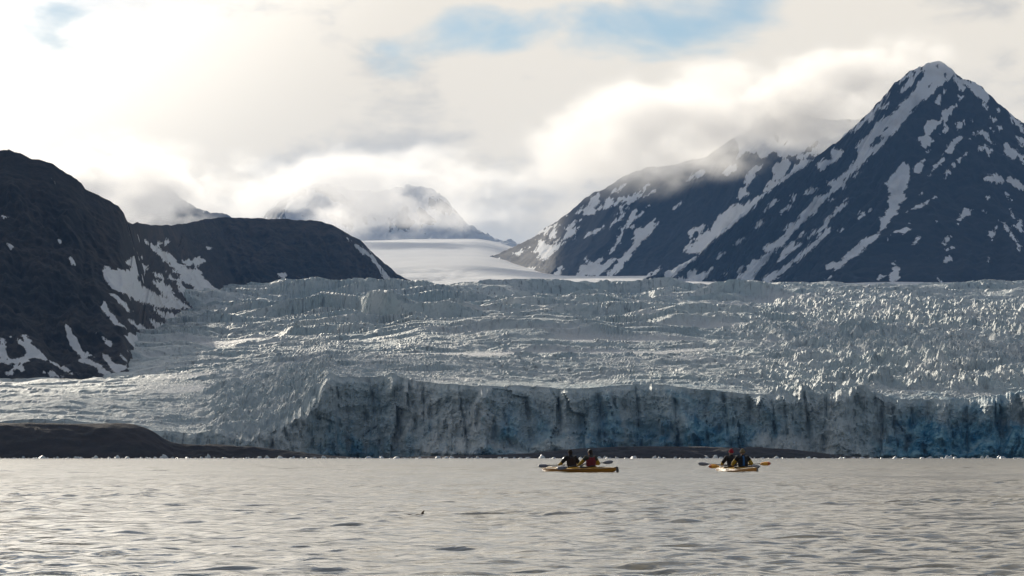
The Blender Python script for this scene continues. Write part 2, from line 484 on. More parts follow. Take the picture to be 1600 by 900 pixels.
def ice_material():
    m, nt, b = new_mat("glacier ice")
    t = nt.nodes.new('ShaderNodeTexCoord')
    v = t.outputs['Object']
    at = nt.nodes.new('ShaderNodeAttribute')
    at.attribute_name = 'blue'
    asn = nt.nodes.new('ShaderNodeAttribute')
    asn.attribute_name = 'drift'
    n_a = noise(nt, v, 0.02, 6.0, 0.6)
    n_b = noise(nt, v, 0.16, 6.0, 0.65)
    streak = noise(nt, v, 0.35, 5.0, 0.65, 0.3, (1.0, 0.35, 0.10))
    n_blue = noise(nt, v, 0.035, 5.0, 0.6, 0.6, (1, 1, 1.3))
    white = mix_col(nt, maprange(nt, n_a, 0.35, 0.65), (0.50, 0.585, 0.595), (0.70, 0.73, 0.715))
    grey = mix_col(nt, maprange(nt, n_b, 0.45, 0.70), white, (0.38, 0.45, 0.46))
    blue = mix_col(nt, maprange(nt, n_b, 0.38, 0.62), (0.035, 0.22, 0.37), (0.26, 0.50, 0.60))
    kb = maprange(nt, math_node(nt, 'ADD', n_blue, math_node(nt, 'MULTIPLY_ADD', at.outputs['Fac'], 0.5, -0.25)), 0.40, 0.74)
    c = mix_col(nt, kb, grey, blue)
    dirt_crack_shade = math_node(nt, 'MULTIPLY', maprange(nt, streak, 0.55, 0.66), math_node(nt, 'MULTIPLY_ADD', at.outputs['Fac'], -0.7, 0.62))  # dark streaks: dirt, plus the shade inside cracks painted into the colour
    c = mix_col(nt, dirt_crack_shade, c, (0.12, 0.13, 0.135))
    c = mix_col(nt, asn.outputs['Fac'], c, (0.80, 0.80, 0.79))
    nt.links.new(c, b.inputs['Base Color'])
    b.inputs['Roughness'].default_value = 0.6
    b.inputs['Specular IOR Level'].default_value = 0.3
    bp = nt.nodes.new('ShaderNodeBump')
    bp.inputs['Strength'].default_value = 0.8
    bp.inputs['Distance'].default_value = 1.6
    nt.links.new(math_node(nt, 'ADD', n_b, streak), bp.inputs['Height'])
    nt.links.new(bp.outputs[0], b.inputs['Normal'])
    return m


M_ice = ice_material()


def snow_material():
    m, nt, b = new_mat("firn snow")
    t = nt.nodes.new('ShaderNodeTexCoord')
    v = t.outputs['Object']
    n1 = noise(nt, v, 0.004, 5.0, 0.55, 0.2, (0.5, 1, 1))
    n2 = noise(nt, v, 0.05, 4.0, 0.6, 0.0, (0.4, 1, 1))
    c = mix_col(nt, maprange(nt, n1, 0.4, 0.7), (0.84, 0.84, 0.84), (0.76, 0.77, 0.78))
    nt.links.new(c, b.inputs['Base Color'])
    b.inputs['Roughness'].default_value = 0.8
    bp = nt.nodes.new('ShaderNodeBump')
    bp.inputs['Strength'].default_value = 0.5
    bp.inputs['Distance'].default_value = 2.0
    nt.links.new(n2, bp.inputs['Height'])
    nt.links.new(bp.outputs[0], b.inputs['Normal'])
    return m


M_snow = snow_material()


def moraine_material():
    m, nt, b = new_mat("moraine gravel")
    t = nt.nodes.new('ShaderNodeTexCoord')
    v = t.outputs['Object']
    n1 = noise(nt, v, 0.06, 6.0, 0.6, 0.3, (0.4, 1, 2.5))
    n2 = noise(nt, v, 0.6, 5.0, 0.65)
    c = mix_col(nt, maprange(nt, n1, 0.35, 0.65), (0.028, 0.022, 0.020), (0.048, 0.034, 0.029))
    c = mix_col(nt, maprange(nt, n2, 0.55, 0.75), c, (0.06, 0.05, 0.046))
    nt.links.new(c, b.inputs['Base Color'])
    b.inputs['Roughness'].default_value = 0.9
    bp = nt.nodes.new('ShaderNodeBump')
    bp.inputs['Strength'].default_value = 0.8
    bp.inputs['Distance'].default_value = 0.6
    nt.links.new(n2, bp.inputs['Height'])
    nt.links.new(bp.outputs[0], b.inputs['Normal'])
    return m


M_moraine = moraine_material()


def water_material():
    m, nt, b = new_mat("fjord water")
    t = nt.nodes.new('ShaderNodeTexCoord')
    v = t.outputs['Object']
    b.inputs['Base Color'].default_value = (0.15, 0.131, 0.085, 1)
    lod = nt.nodes.new('ShaderNodeAttribute')
    lod.attribute_name = 'ripple'               # share of the ripples too small to mesh at that distance
    nt.links.new(math_node(nt, 'MULTIPLY_ADD', lod.outputs['Fac'], 0.16, 0.10), b.inputs['Roughness'])
    b.inputs['IOR'].default_value = 1.333
    n1 = noise(nt, v, 6.0, 3.0, 0.55, 0.2, (0.55, 1, 1))
    n2 = noise(nt, v, 0.9, 3.0, 0.55, 0.2, (0.5, 1, 1))
    b1 = nt.nodes.new('ShaderNodeBump')
    b1.inputs['Strength'].default_value = 0.55
    b1.inputs['Distance'].default_value = 0.02
    nt.links.new(n1, b1.inputs['Height'])
    b2 = nt.nodes.new('ShaderNodeBump')
    b2.inputs['Strength'].default_value = 0.5
    b2.inputs['Distance'].default_value = 0.12
    nt.links.new(n2, b2.inputs['Height'])
    nt.links.new(b1.outputs[0], b2.inputs['Normal'])
    nt.links.new(b2.outputs[0], b.inputs['Normal'])
    return m


M_water = water_material()

# ------------------------------------------------------------------ water
def wave_height(X, Y, spacing):
    r = np.random.RandomState(3)
    Z = np.zeros_like(X)
    n = 50
    kept = np.zeros_like(spacing)
    for i in range(n):
        L = 0.11 * (0.85 / 0.11) ** (i / (n - 1.0))
        L *= r.uniform(0.9, 1.1)
        a = math.radians(r.normal(86, 36))           # mostly travelling along the view
        k = 2 * np.pi / L
        amp = 0.031 / k * r.uniform(0.6, 1.4)
        ph = k * (X * math.cos(a) + Y * math.sin(a)) + r.uniform(0, 6.283)
        w = sst(2.4, 4.0, L / spacing)
        kept += w * w / n
        Z += amp * w * (np.sin(ph) + 0.25 * np.cos(2 * ph))
    Z *= np.minimum(2.2, 1 / np.sqrt(kept + 1e-6))       # ripples too fine for the far mesh are given to the longer ones
    far = sst(45, 150, Y)
    for i in range(16):                                   # longer chop that still shows far out
        L = 0.9 * (2.6 / 0.9) ** (i / 15.0) * r.uniform(0.9, 1.1)
        a = math.radians(r.normal(86, 34))
        k = 2 * np.pi / L
        Z += 0.042 / k * far * sst(2.2, 3.6, L / spacing) * np.sin(k * (X * math.cos(a) + Y * math.sin(a)) + r.uniform(0, 6.283))
    return Z * (0.8 + 0.6 * fbm(X / 5.0, Y / 9.0, 2, 5))


def build_water():
    rows, cols = 1400, 240
    d = np.exp(np.linspace(math.log(12.5), math.log(520.0), rows))
    d = np.concatenate([[-400.0, -20.0, 0.0, 6.0, 12.0], d, [600.0, 800.0, 1100.0, 1500.0, 2600.0]])
    px = np.linspace(-160, 1760, cols)
    px = np.concatenate([[-9000, -2500, -800], px, [2400, 4000, 10500]])
    D, PX = np.meshgrid(d, px, indexing='ij')
    X = (PX - 800) / F * np.maximum(D, 12.0)
    near = D >= 12.4
    step = np.gradient(d)[:, None]
    fade = (near & (D < 519)) * (np.abs(PX - 800) < 965) * (1 - sst(420, 515, D))
    Z = wave_height(X, D, step) * fade
    return structure(grid_mesh('water', X, D, Z, M_water, {'ripple': sst(math.log(14.0), math.log(420.0), np.log(np.maximum(D, 1.0)))}))


build_water()

# ------------------------------------------------------------------ mountains
def slope_sheet(name, keys, mat, nu, nv, nb, snowmap, rockmap=None, gully=14.0, wl=60.0, sag=0.10, jag=2.0, back=900.0, seed=1, back_snow=0.3):
    """ridge and foot of a mountain; the sheet runs from the foot over the ridge and down the far side"""
    k = np.array([[*P(a, b, c), *P(d, e, f)] for (a, b, c, d, e, f) in keys])
    pxs = np.array([r[0] for r in keys], float)
    u = np.linspace(pxs[0], pxs[-1], nu)
    R = np.stack([np.interp(u, pxs, k[:, i]) for i in range(3)], -1)
    B = np.stack([np.interp(u, pxs, k[:, 3 + i]) for i in range(3)], -1)
    w = max(3, nu // 40)
    ker = np.hanning(w + 2)[1:-1]
    ker /= ker.sum()
    for i in range(3):
        B[:, i] = np.convolve(np.pad(B[:, i], w, mode='edge'), ker, 'same')[w:-w]
    s = np.concatenate([[0], np.cumsum(np.linalg.norm(np.diff(R, axis=0) * np.array([1.0, 0.12, 1.0]), axis=1))])
    v = np.linspace(0, 1, nv) ** 1.0
    H = np.linalg.norm(B - R, axis=1)
    V = v[:, None]
    pos = R[None] + (B - R)[None] * V[..., None]
    S = np.broadcast_to(s[None], (nv, nu))
    dist = V * H[None]
    pos[..., 2] -= sag * 4 * V * (1 - V) * (R[:, 2] - B[:, 2])[None]
    warp = 0.5 * wl * fbm(S / (3 * wl), dist / (3 * wl), 3, seed + 5)
    g = ridged((S + warp) / wl, dist / (wl * 6.0), 4, seed, 0.55) * 0.6
    rough = fbm(S / (wl * 0.35), dist / (wl * 0.5), 4, seed + 40, 0.6)
    env = sst(0.0, 0.16, V)
    led = (dist + 0.5 * wl * fbm(S / (2.5 * wl), dist / (2 * wl), 3, seed + 60)) / (0.55 * wl)
    led = led - np.floor(led)
    disp = 0.16 * gully * env * (sst(0, 0.25, led) - led) + gully * env * (g - 0.3) + 0.18 * gully * (0.15 + 0.85 * env) * rough
    pos[..., 1] -= 0.55 * disp
    pos[..., 2] += 0.80 * disp * (0.35 + 0.65 * env)
    jagn = jag * fbm(s / 22.0, s * 0 + 0.5, 4, seed + 77, 0.6) + jag * 0.8 * np.abs(fbm(s / 60.0, s * 0 + 4.5, 2, seed + 78))
    pos[..., 2] += (jagn[None] * (1 - sst(0, 0.08, V)))
    # far side
    vb = np.linspace(1, 0, nb + 1)[:-1][:, None]
    Rb = pos[0]
    bk = np.stack([np.broadcast_to(Rb[:, 0][None] + 0.0 * vb, (nb, nu)), Rb[:, 1][None] + back * vb,
                   Rb[:, 2][None] - (Rb[:, 2][None] + 5) * vb ** 1.0], -1)
    bk[..., 2] += 8 * np.sin(np.pi * vb) * fbm(S[:1] / 80, vb * 5, 3, seed + 9)
    allp = np.concatenate([bk, pos], 0)
    sn = sample(snowmap, pos[..., 0], pos[..., 1], pos[..., 2])
    if rockmap is not None:
        sn = np.minimum(sn, -sample(rockmap, pos[..., 0], pos[..., 1], pos[..., 2]))
    sb = 8 * (back_snow - 0.5) + 6 * fbm(bk[..., 0] / 60, bk[..., 1] / 60, 3, seed + 3)
    sn = np.concatenate([sb, sn], 0)
    return structure(grid_mesh(name, allp[..., 0], allp[..., 1], allp[..., 2], mat, {'snow': sn, 'along': np.broadcast_to(s[None], sn.shape), 'down': np.concatenate([np.broadcast_to(-back * vb, bk.shape[:2]), dist], 0)}, flip=True))


# the peak on the right
slope_sheet('mountain_peak', [
    (960, 452, 4900, 930, 485, 4800), (995, 439, 4920, 955, 480, 4790), (1045, 426, 4950, 985, 478, 4780), (1087, 401, 4980, 1010, 478, 4780), (1130, 356, 5020, 1035, 478, 4780),
    (1150, 343, 5050, 1050, 478, 4780), (1200, 300, 5130, 1085, 478, 4780), (1247, 261, 5230, 1110, 478, 4780), (1283, 240, 5290, 1130, 478, 4780), (1319, 213, 5350, 1150, 478, 4780),
    (1360, 174, 5420, 1185, 478, 4780), (1395, 133, 5480, 1215, 478, 4780), (1415, 117, 5520, 1240, 478, 4780), (1436, 105, 5550, 1270, 478, 4780),
    (1455, 97, 5590, 1300, 478, 4780), (1467, 95, 5600, 1330, 478, 4780), (1476, 98, 5600, 1370, 478, 4780), (1490, 110, 5600, 1415, 478, 4780), (1505, 123, 5600, 1460, 478, 4780), (1523, 128, 5600, 1500, 478, 4780),
    (1535, 137, 5600, 1530, 478, 4780), (1560, 163, 5600, 1590, 478, 4780), (1580, 179, 5600, 1640, 478, 4780), (1600, 194, 5600, 1680, 478, 4780), (1700, 270, 5600, 1800, 478, 4780), (1900, 420, 5500, 1950, 478, 4780)],
    M_rock_r, 560, 260, 10, raster(SNOW_PEAK), raster(ROCK_PEAK), gully=16, wl=75, jag=2.5, seed=11)

# the ridge behind it, partly in cloud
slope_sheet('mountain_ridge', [
    (725, 425, 7050, 735, 440, 6980), (745, 411, 7000, 748, 432, 6930), (765, 402, 6950, 770, 430, 6880), (800, 388, 6800, 785, 436, 6600), (830, 374, 6650, 800, 444, 6450), (860, 352, 6500, 815, 448, 6080),
    (890, 333, 6400, 828, 450, 5980), (905, 318, 6350, 834, 452, 5930), (925, 303, 6300, 842, 454, 5880), (945, 297, 6250, 855, 456, 5830), (965, 282, 6200, 870, 458, 5780), (990, 268, 6150, 890, 460, 5730), (1020, 262, 6120, 915, 462, 5700),
    (1060, 256, 6100, 950, 464, 5680), (1100, 246, 6080, 985, 466, 5660), (1150, 214, 6060, 1025, 466, 5640), (1200, 190, 6050, 1065, 466, 5630), (1240, 178, 6050, 1100, 466, 5630), (1300, 188, 6050, 1150, 466, 5630), (1350, 186, 6050, 1200, 466, 5630), (1450, 205, 6050, 1300, 466, 5630)],
    M_rock_r, 420, 190, 10, raster(SNOW_BACK), raster(ROCK_BACK), gully=8, wl=70, jag=2.5, seed=23)

# the dark mountain on the left, running back into the flat-topped hill
slope_sheet('mountain_shoulder', [
    (-160, 222, 2450, -160, 625, 1880), (-60, 231, 2450, -70, 624, 1890), (0, 236, 2450, -20, 622, 1900), (14, 235, 2450, -5, 622, 1905), (35, 242, 2450, 20, 621, 1908), (50, 250, 2450, 35, 621, 1910), (62, 250, 2450, 50, 620, 1912),
    (84, 258, 2450, 72, 620, 1918), (95, 267, 2450, 82, 620, 1920), (115, 279, 2455, 105, 617, 1930), (128, 289, 2460, 120, 615, 1935), (134, 297, 2460, 130, 614, 1940), (160, 310, 2470, 160, 610, 1950), (186, 324, 2490, 198, 602, 1985), (192, 333, 2500, 207, 598, 2010),
    (200, 348, 2560, 222, 572, 2250), (215, 350, 2800, 236, 556, 2400), (230, 351, 3000, 250, 542, 2520), (260, 352, 3350, 278, 515, 2850), (282, 352, 3520, 298, 502, 3080), (300, 348, 3650, 318, 492, 3260), (320, 344, 3760, 345, 484, 3450), (345, 341, 3850, 375, 478, 3600), (400, 341, 3880, 420, 474, 3650),
    (470, 344, 3900, 485, 470, 3700), (500, 347, 3900, 520, 469, 3730), (520, 352, 3900, 543, 468, 3750), (540, 363, 3900, 568, 467, 3780), (562, 374, 3900, 592, 466, 3800), (580, 392, 3900, 612, 465, 3820), (600, 411, 3900, 632, 464, 3830), (620, 428, 3900, 648, 463, 3850), (648, 443, 3900, 668, 462, 3870), (690, 465, 3900, 700, 475, 3890)],
    M_rock_l, 560, 250, 10, raster(SNOW_LEFT), None, gully=10, wl=42, jag=1.3, back=500, seed=31, back_snow=0.0)

# far summits behind the snowfield
allsnow = np.full((900, 1700), 5.0)
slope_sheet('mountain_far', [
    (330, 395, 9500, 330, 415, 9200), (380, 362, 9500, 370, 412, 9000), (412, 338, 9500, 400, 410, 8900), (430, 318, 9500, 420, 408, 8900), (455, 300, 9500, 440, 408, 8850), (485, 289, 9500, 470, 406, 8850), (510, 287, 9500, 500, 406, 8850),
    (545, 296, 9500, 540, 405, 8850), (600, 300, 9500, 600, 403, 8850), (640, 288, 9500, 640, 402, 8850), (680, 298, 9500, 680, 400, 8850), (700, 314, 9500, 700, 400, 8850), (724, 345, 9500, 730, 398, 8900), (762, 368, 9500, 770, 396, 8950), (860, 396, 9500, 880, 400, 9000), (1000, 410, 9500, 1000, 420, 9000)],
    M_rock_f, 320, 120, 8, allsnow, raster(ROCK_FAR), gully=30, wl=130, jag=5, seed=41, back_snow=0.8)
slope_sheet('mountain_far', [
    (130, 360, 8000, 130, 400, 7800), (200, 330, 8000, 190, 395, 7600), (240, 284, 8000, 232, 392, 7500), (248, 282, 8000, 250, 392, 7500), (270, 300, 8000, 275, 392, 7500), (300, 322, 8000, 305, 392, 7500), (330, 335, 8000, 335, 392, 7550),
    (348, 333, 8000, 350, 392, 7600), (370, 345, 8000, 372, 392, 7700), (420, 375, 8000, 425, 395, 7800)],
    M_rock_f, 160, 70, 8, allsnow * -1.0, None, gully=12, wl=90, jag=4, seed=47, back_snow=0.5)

# ------------------------------------------------------------------ upper snowfield
def build_snowfield():
    d = np.array([3700, 3900, 4100, 4500, 5000, 5500, 6200, 7000, 7800, 8600, 9600], float)
    pyc = np.array([452, 449.5, 447.5, 444.5, 438, 427, 412, 398, 386, 375, 371], float)      # on the axis of the valley
    pyr = np.array([462, 459, 455, 448, 438, 432, 427, 423, 419, 415, 411], float)            # towards the right
    rows = np.exp(np.linspace(math.log(3700), math.log(9600), 170))
    px = np.linspace(150, 2100, 260)
    D, PX = np.meshgrid(rows, px, indexing='ij')
    a = np.interp(D, d, pyc)
    b = np.interp(D, d, pyr)
    w = sst(735, 900, PX)
    PY = a * (1 - w) + b * w - 0.012 * (PX - 700) * sst(6000, 8600, D) * (PX < 1100)
    X = (PX - 800) / F * D
    Z = CH + (HZ - PY) / F * D
    Z += 3.0 * fbm(X / 260, D / 420, 4, 3) * sst(3700, 4300, D)
    # a few open crevasses near the left hill
    cw = sst(590, 620, PX) * (1 - sst(700, 800, PX)) * sst(4900, 5100, D) * (1 - sst(5700, 6000, D))
    Z -= 6.0 * cw * sst(0.35, 0.75, ridged(X / 320 + 0.4 * D / 900, (D - 0.9 * X) / 90.0, 2, 8))
    cw2 = sst(600, 630, PX) * (1 - sst(760, 860, PX)) * sst(3800, 3900, D) * (1 - sst(4100, 4300, D))
    Z -= 4.0 * cw2 * sst(0.4, 0.8, ridged(X / 40, D / 30.0, 2, 9))
    return structure(grid_mesh('snowfield', X, D, Z, M_snow))


build_snowfield()

# ------------------------------------------------------------------ glacier
GP = np.array([-260, 0, 100, 200, 300, 340, 400, 460, 520, 700, 900, 1100, 1300, 1500, 1700, 1860], float)
GD = np.array([1450, 1600, 1900, 2300, 2800, 3300, 3700, 4100], float)
GY = np.array([
    [664, 640, 602, 575, 545, 515, 500, 492], [662, 636, 598, 565, 530, 500, 482, 474], [662, 634, 595, 562, 528, 498, 478, 470], [667, 632, 592, 560, 520, 490, 470, 462],
    [680, 640, 590, 545, 500, 474, 461, 456], [686, 646, 588, 542, 496, 468, 458, 453], [688, 640, 583, 537, 492, 464, 456, 452], [668, 618, 575, 533, 489, 461, 453, 450],
    [599, 589, 565, 529, 486, 459, 449, 447], [602, 590, 562, 525, 483, 456, 446, 446], [611, 594, 563, 522, 483, 456, 445, 445], [613, 595, 562, 522, 484, 457, 446, 446],
    [628, 604, 566, 525, 486, 459, 448, 447], [634, 607, 568, 527, 487, 460, 448.5, 448], [635, 608, 570, 528, 488, 460, 446, 447], [636, 609, 571, 529, 488, 460, 446, 447]], float)


def glacier_py(PX, D):
    t = np.clip(np.interp(D, GD, np.arange(len(GD))), 0, len(GD) - 1.001)
    s = np.clip(np.interp(PX, GP, np.arange(len(GP))), 0, len(GP) - 1.001)
    i, j = s.astype(int), t.astype(int)
    fs, ft = s - i, t - j
    fs = fs * fs * (3 - 2 * fs)
    return (GY[i, j] * (1 - fs) * (1 - ft) + GY[i + 1, j] * fs * (1 - ft) + GY[i, j + 1] * (1 - fs) * ft + GY[i + 1, j + 1] * fs * ft)


def glacier_relief(X, D, PX):
    smooth_toe = (1 - sst(170, 330, PX)) * (1 - sst(1950, 2150, D))
    up = sst(1950, 2250, D)                                   # the stepped icefall
    right = sst(1060, 1330, PX + 70 * fbm(X / 160, D / 300, 2, 4)) * (1 - 0.75 * sst(2900, 3300, D))
    left_rough = sst(300, 360, PX) * (1 - sst(480, 540, PX)) * (1 - sst(1640, 1900, D))
    lip = sst(0, 45, D - 1465)
    z = np.zeros_like(X)
    # transverse crevasses: steps whose walls face down the glacier
    for (L, A, sd_, wlx, w_up, w_mid, w_right) in ((150.0, 15.0, 1, 170.0, 1.0, 0.0, 0.25), (64.0, 8.5, 2, 120.0, 1.0, 0.22, 0.3),
                                                   (27.0, 3.4, 3, 60.0, 0.9, 0.6, 0.8), (13.0, 1.1, 4, 34.0, 0.7, 1.0, 1.0)):
        q = (D + 0.9 * L * fbm(X / (3.6 * L), D / (3.0 * L), 3, 20 + sd_) + (0.12 + 0.35 * right) * X) / L
        k = np.floor(q)
        s = q - k
        r = 0.35 + 1.0 * hash2(k, k * 0 + 3, 60 + sd_)
        m = np.clip(0.60 + 1.2 * perlin(X / wlx + k * 7.31, k * 1.7, 70 + sd_) + 0.25 * perlin(X / (wlx * 0.2), k * 2.7, 75 + sd_), 0.0, 1.25)
        prof = sst(0, 0.06, s) * (1 - 0.35 * s) * (1 - sst(0.74, 1.0, s))
        wgt = (w_up * up + w_mid * (1 - up)) * (1 - right) + w_right * right
        z += A * r * m * prof * wgt * (1 - smooth_toe) * (0.4 + 0.6 * lip)
    # broken blocks, only in places
    patchy = sst(-0.25, 0.45, fbm(X / 120, D / 160, 2, 39))
    wx = X + 4 * fbm(X / 20, D / 30, 2, 33)
    f1, f2, cid = worley(wx / 8.0, D / 14.0, 5)
    gap = 1 - sst(0.0, 0.14, f2 - f1)
    z += ((cid - 0.5) * 1.5 - gap * 1.6) * (0.1 + 0.5 * patchy) * (0.40 + 0.7 * right) * (1 - smooth_toe) * (0.3 + 0.7 * lip)
    # pinnacles on the right, few tall and many low, leaning in diagonal rows
    xr, dr_ = X * 0.93 + 0.30 * D, D * 0.85 - 0.62 * X
    rows_ = 0.12 + 1.05 * sst(-0.35, 0.5, fbm(xr / 110, dr_ / 55, 3, 45))
    for (a_, b_, h_, sd_) in ((13.0, 24.0, 5.0, 9), (6.0, 11.0, 2.4, 10)):
        wxr = xr + 0.35 * a_ * fbm(X / a_, D / (1.6 * a_), 2, sd_ + 70)
        f1b, f2b, cidb = worley(wxr / a_, dr_ / b_, sd_)
        z += h_ * np.clip(1 - f1b * 1.25, 0, 1) ** 1.15 * cidb ** 2.2 * right * rows_
    rg = np.clip(ridged(xr / 15, dr_ / 30, 6, 44, 0.62) * 0.55 + 0.25, 0, 2) ** 1.5
    z += 4.6 * rg * right * rows_
    # low hummocks over the lower middle
    mid = (1 - up) * (1 - right) * (1 - smooth_toe)
    z += (1.5 * ridged(X / 60, D / 22, 4, 15, 0.55) * lip + 2.0 * fbm(X / 130, D / 70, 3, 16)) * mid
    z += 8.0 * np.clip(ridged(X / 20, D / 20, 6, 18, 0.58) * 0.5 + 0.1, -0.4, 2) * left_rough
    z += (0.30 + 0.45 * right) * fbm(X / 7, D / 9, 4, 52, 0.6) * (1 - 0.6 * smooth_toe)
    z += smooth_toe * (2.0 * fbm(X / 50, D / 35, 4, 61) - 1.2 * sst(0.6, 0.9, ridged(X / 55 + D / 60, D / 28, 2, 62)))
    # drifted-in, smooth places
    dr = sst(0.30, 0.55, fbm(X / 170, D / 90, 2, 81) + 0.05) * (1 - right) * (1 - smooth_toe) * sst(1600, 1700, D)
    z = z * (1 - 0.85 * dr) + dr * 2.0
    return z, dr, smooth_toe


def build_glacier():
    cols, n_cliff, n_top = 900, 90, 670
    px = np.linspace(-240, 1840, cols)
    x0 = (px - 800) / F * 1450
    front = 1458 + 20 * fbm(x0 / 100.0, x0 * 0 + 0.3, 2, 101) + 9 * fbm(x0 / 32.0, x0 * 0 + 2.3, 3, 103) - 10 * sst(1150, 1300, px) + 40 * np.exp(-((px - 590) / 95.0) ** 2) \
        + 18 * np.exp(-((px - 1010) / 60.0) ** 2)
    # top surface
    steps = np.exp(np.linspace(0, math.log(4100.0 / 1450.0), n_top))
    top_D = front[None, :] * steps[:, None]
    PX = np.broadcast_to(px[None], top_D.shape)
    X = (PX - 800) / F * top_D
    PY = glacier_py(PX, np.maximum(top_D, 1450))
    Z = CH + (HZ - PY) / F * top_D
    rel, dr, toe = glacier_relief(X, top_D, PX)
    fade_far = 1 - 0.85 * sst(3500, 3950, top_D)
    Z = Z + (rel - (8.5 + 5.0 * np.exp(-((PX - 850) / 260) ** 2)) * sst(2200, 3200, top_D)) * fade_far
    Z = np.maximum(Z, 0.5)
    # the calving front
    t = np.linspace(0, 1, n_cliff)[:-1][:, None]
    zt = Z[0][None]
    zc = -1.0 + t * (zt + 1.0)
    X0 = X[0][None]
    fl_wx = X0 + 2.2 * fbm(X0 / 24, zc / 22, 3, 113)
    tb = 0.50 + 0.28 * fbm(X0 / 38.0, X0 * 0 + 1.5, 3, 131)                    # height of the fallen, rounded lower ice
    bulge = 9.0 * (1 - sst(tb - 0.25, tb + 0.10, t)) * np.clip(0.7 + 1.0 * fbm(X0 / 30, zc / 18, 4, 111, 0.55), 0.0, 2.2) * sst(560, 720, px)[None] + 5.0 * (1 - t) ** 2
    flute = 5.5 * ridged(fl_wx / 17.0, zc / 75.0, 4, 117, 0.55) + 5.5 * (np.abs(perlin(fl_wx / 42.0, zc / 120.0, 119)) * -2 + 1)
    chip = 2.8 * fbm(X0 / 5.5, zc / 7.0, 5, 121, 0.62)
    f1, f2, cid = worley(fl_wx / 8.5, zc / 30.0, 123)
    slab = (cid - 0.5) * 8.0 - 0.6 * (1 - sst(0.0, 0.10, f2 - f1))
    crack = -5.0 * (1 - sst(0.0, 0.07, np.abs(perlin((X0 + 0.08 * zc + 0.8 * fbm(X0 / 9, zc / 9, 2, 139)) / 21.0, zc / 260.0, 137))))
    edge = np.minimum(1, 6 * (1 - t)) * np.minimum(1, 8 * t + 0.3)
    flute = flute + crack * (0.3 + 0.7 * t)
    lean = 7.0 * (1 - t)
    has_cliff = sst(290, 400, px)[None]
    off = (bulge + (flute + chip + slab) * (0.25 + 0.75 * edge)) * (0.3 + 0.7 * has_cliff) * np.minimum(1, 14 * (1 - t))
    Dc = front[None] - off - lean
    Xc = (px[None] - 800) / F * Dc + 0 * zc
    allX = np.concatenate([Xc, X], 0)
    allD = np.concatenate([Dc + 0 * zc, top_D], 0)
    allZ = np.concatenate([zc, Z], 0)
    # old, compressed blue ice shows in the fresh faces
    bl = 0.22 + 0.60 * np.exp(-((px - 1050) / 120.0) ** 2) + 0.6 * sst(1330, 1450, px) + 0.38 * np.exp(-((px - 800) / 90.0) ** 2) + 0.2 * np.exp(-((px - 560) / 90.0) ** 2)
    blue_c = np.clip(bl, 0, 1)[None] * (1.15 - 0.65 * sst(0.25, 0.95, t)) * has_cliff
    blue_t = np.zeros_like(Z)
    blue_t[:30] = (np.clip(bl, 0, 1)[None] * 0.5 * np.linspace(1, 0, 30)[:, None])
    blue_t += 0.10 * (1 - sst(2000, 2600, top_D))
    blue = np.concatenate([blue_c, blue_t], 0)
    drift = np.concatenate([np.zeros_like(zc), np.clip(dr * 0.9 + toe * 0.0, 0, 1)], 0)
    return structure(grid_mesh('glacier', allX, allD, allZ, M_ice, {'blue': blue, 'drift': drift}, smooth=False))


build_glacier()

# ------------------------------------------------------------------ moraine along the shore
def build_moraine(name, ridge, D0, seed):
    r = np.array(ridge, float)
    nu = int((r[-1, 0] - r[0, 0]) / 2.2)
    px = np.linspace(r[0, 0], r[-1, 0], nu)
    py = np.interp(px, r[:, 0], r[:, 1])
    ker = np.hanning(13)[1:-1]
    ker /= ker.sum()
    py = np.convolve(np.pad(py, 12, mode='edge'), ker, 'same')[12:-12]
    X0 = (px - 800) / F * D0
    zr = np.maximum(CH + (HZ - py) / F * D0, 0.0)
    v = np.linspace(-1, 1, 44)[:, None]
    prof = np.where(v < 0, np.cos(np.abs(v) * np.pi / 2) ** 0.9, np.maximum(1 - v ** 1.35, 0) )
    D = D0 - (5 + 1.75 * zr[None]) * v + 0 * X0[None]
    X = (px[None] - 800) / F * D
    n = fbm(X / 9, D / 5, 4, seed, 0.6)
    n2 = fbm(X / 30, D / 14, 3, seed + 4)
    amp = np.minimum(zr[None], 6.0)
    Z = zr[None] * prof * 1.0 + (0.10 * n + 0.16 * n2) * amp * sst(0.03, 0.3, np.abs(v)) - 0.4 * (np.abs(v) > 0.985) - 0.3 * (prof < 0.02)
    Z += 0.02 * amp * n
    return structure(grid_mesh(name, X, D, Z, M_moraine))


build_moraine('moraine_hill', [(-260, 660), (0, 661), (60, 660.5), (120, 662), (190, 661), (210, 663), (225, 667), (240, 674), (258, 687), (272, 692), (290, 694.5), (350, 696), (400, 698), (440, 703), (480, 708), (515, 711.5), (560, 714.5)], 1400, 5)
build_moraine('moraine_bank', [(610, 714), (680, 712.8), (750, 711), (800, 709.5), (850, 707), (880, 703), (910, 700.5), (960, 698), (1020, 697), (1060, 697.5), (1100, 698), (1150, 699.5), (1200, 700), (1240, 702), (1270, 706), (1300, 710), (1340, 713), (1370, 714.5)], 1398, 9)
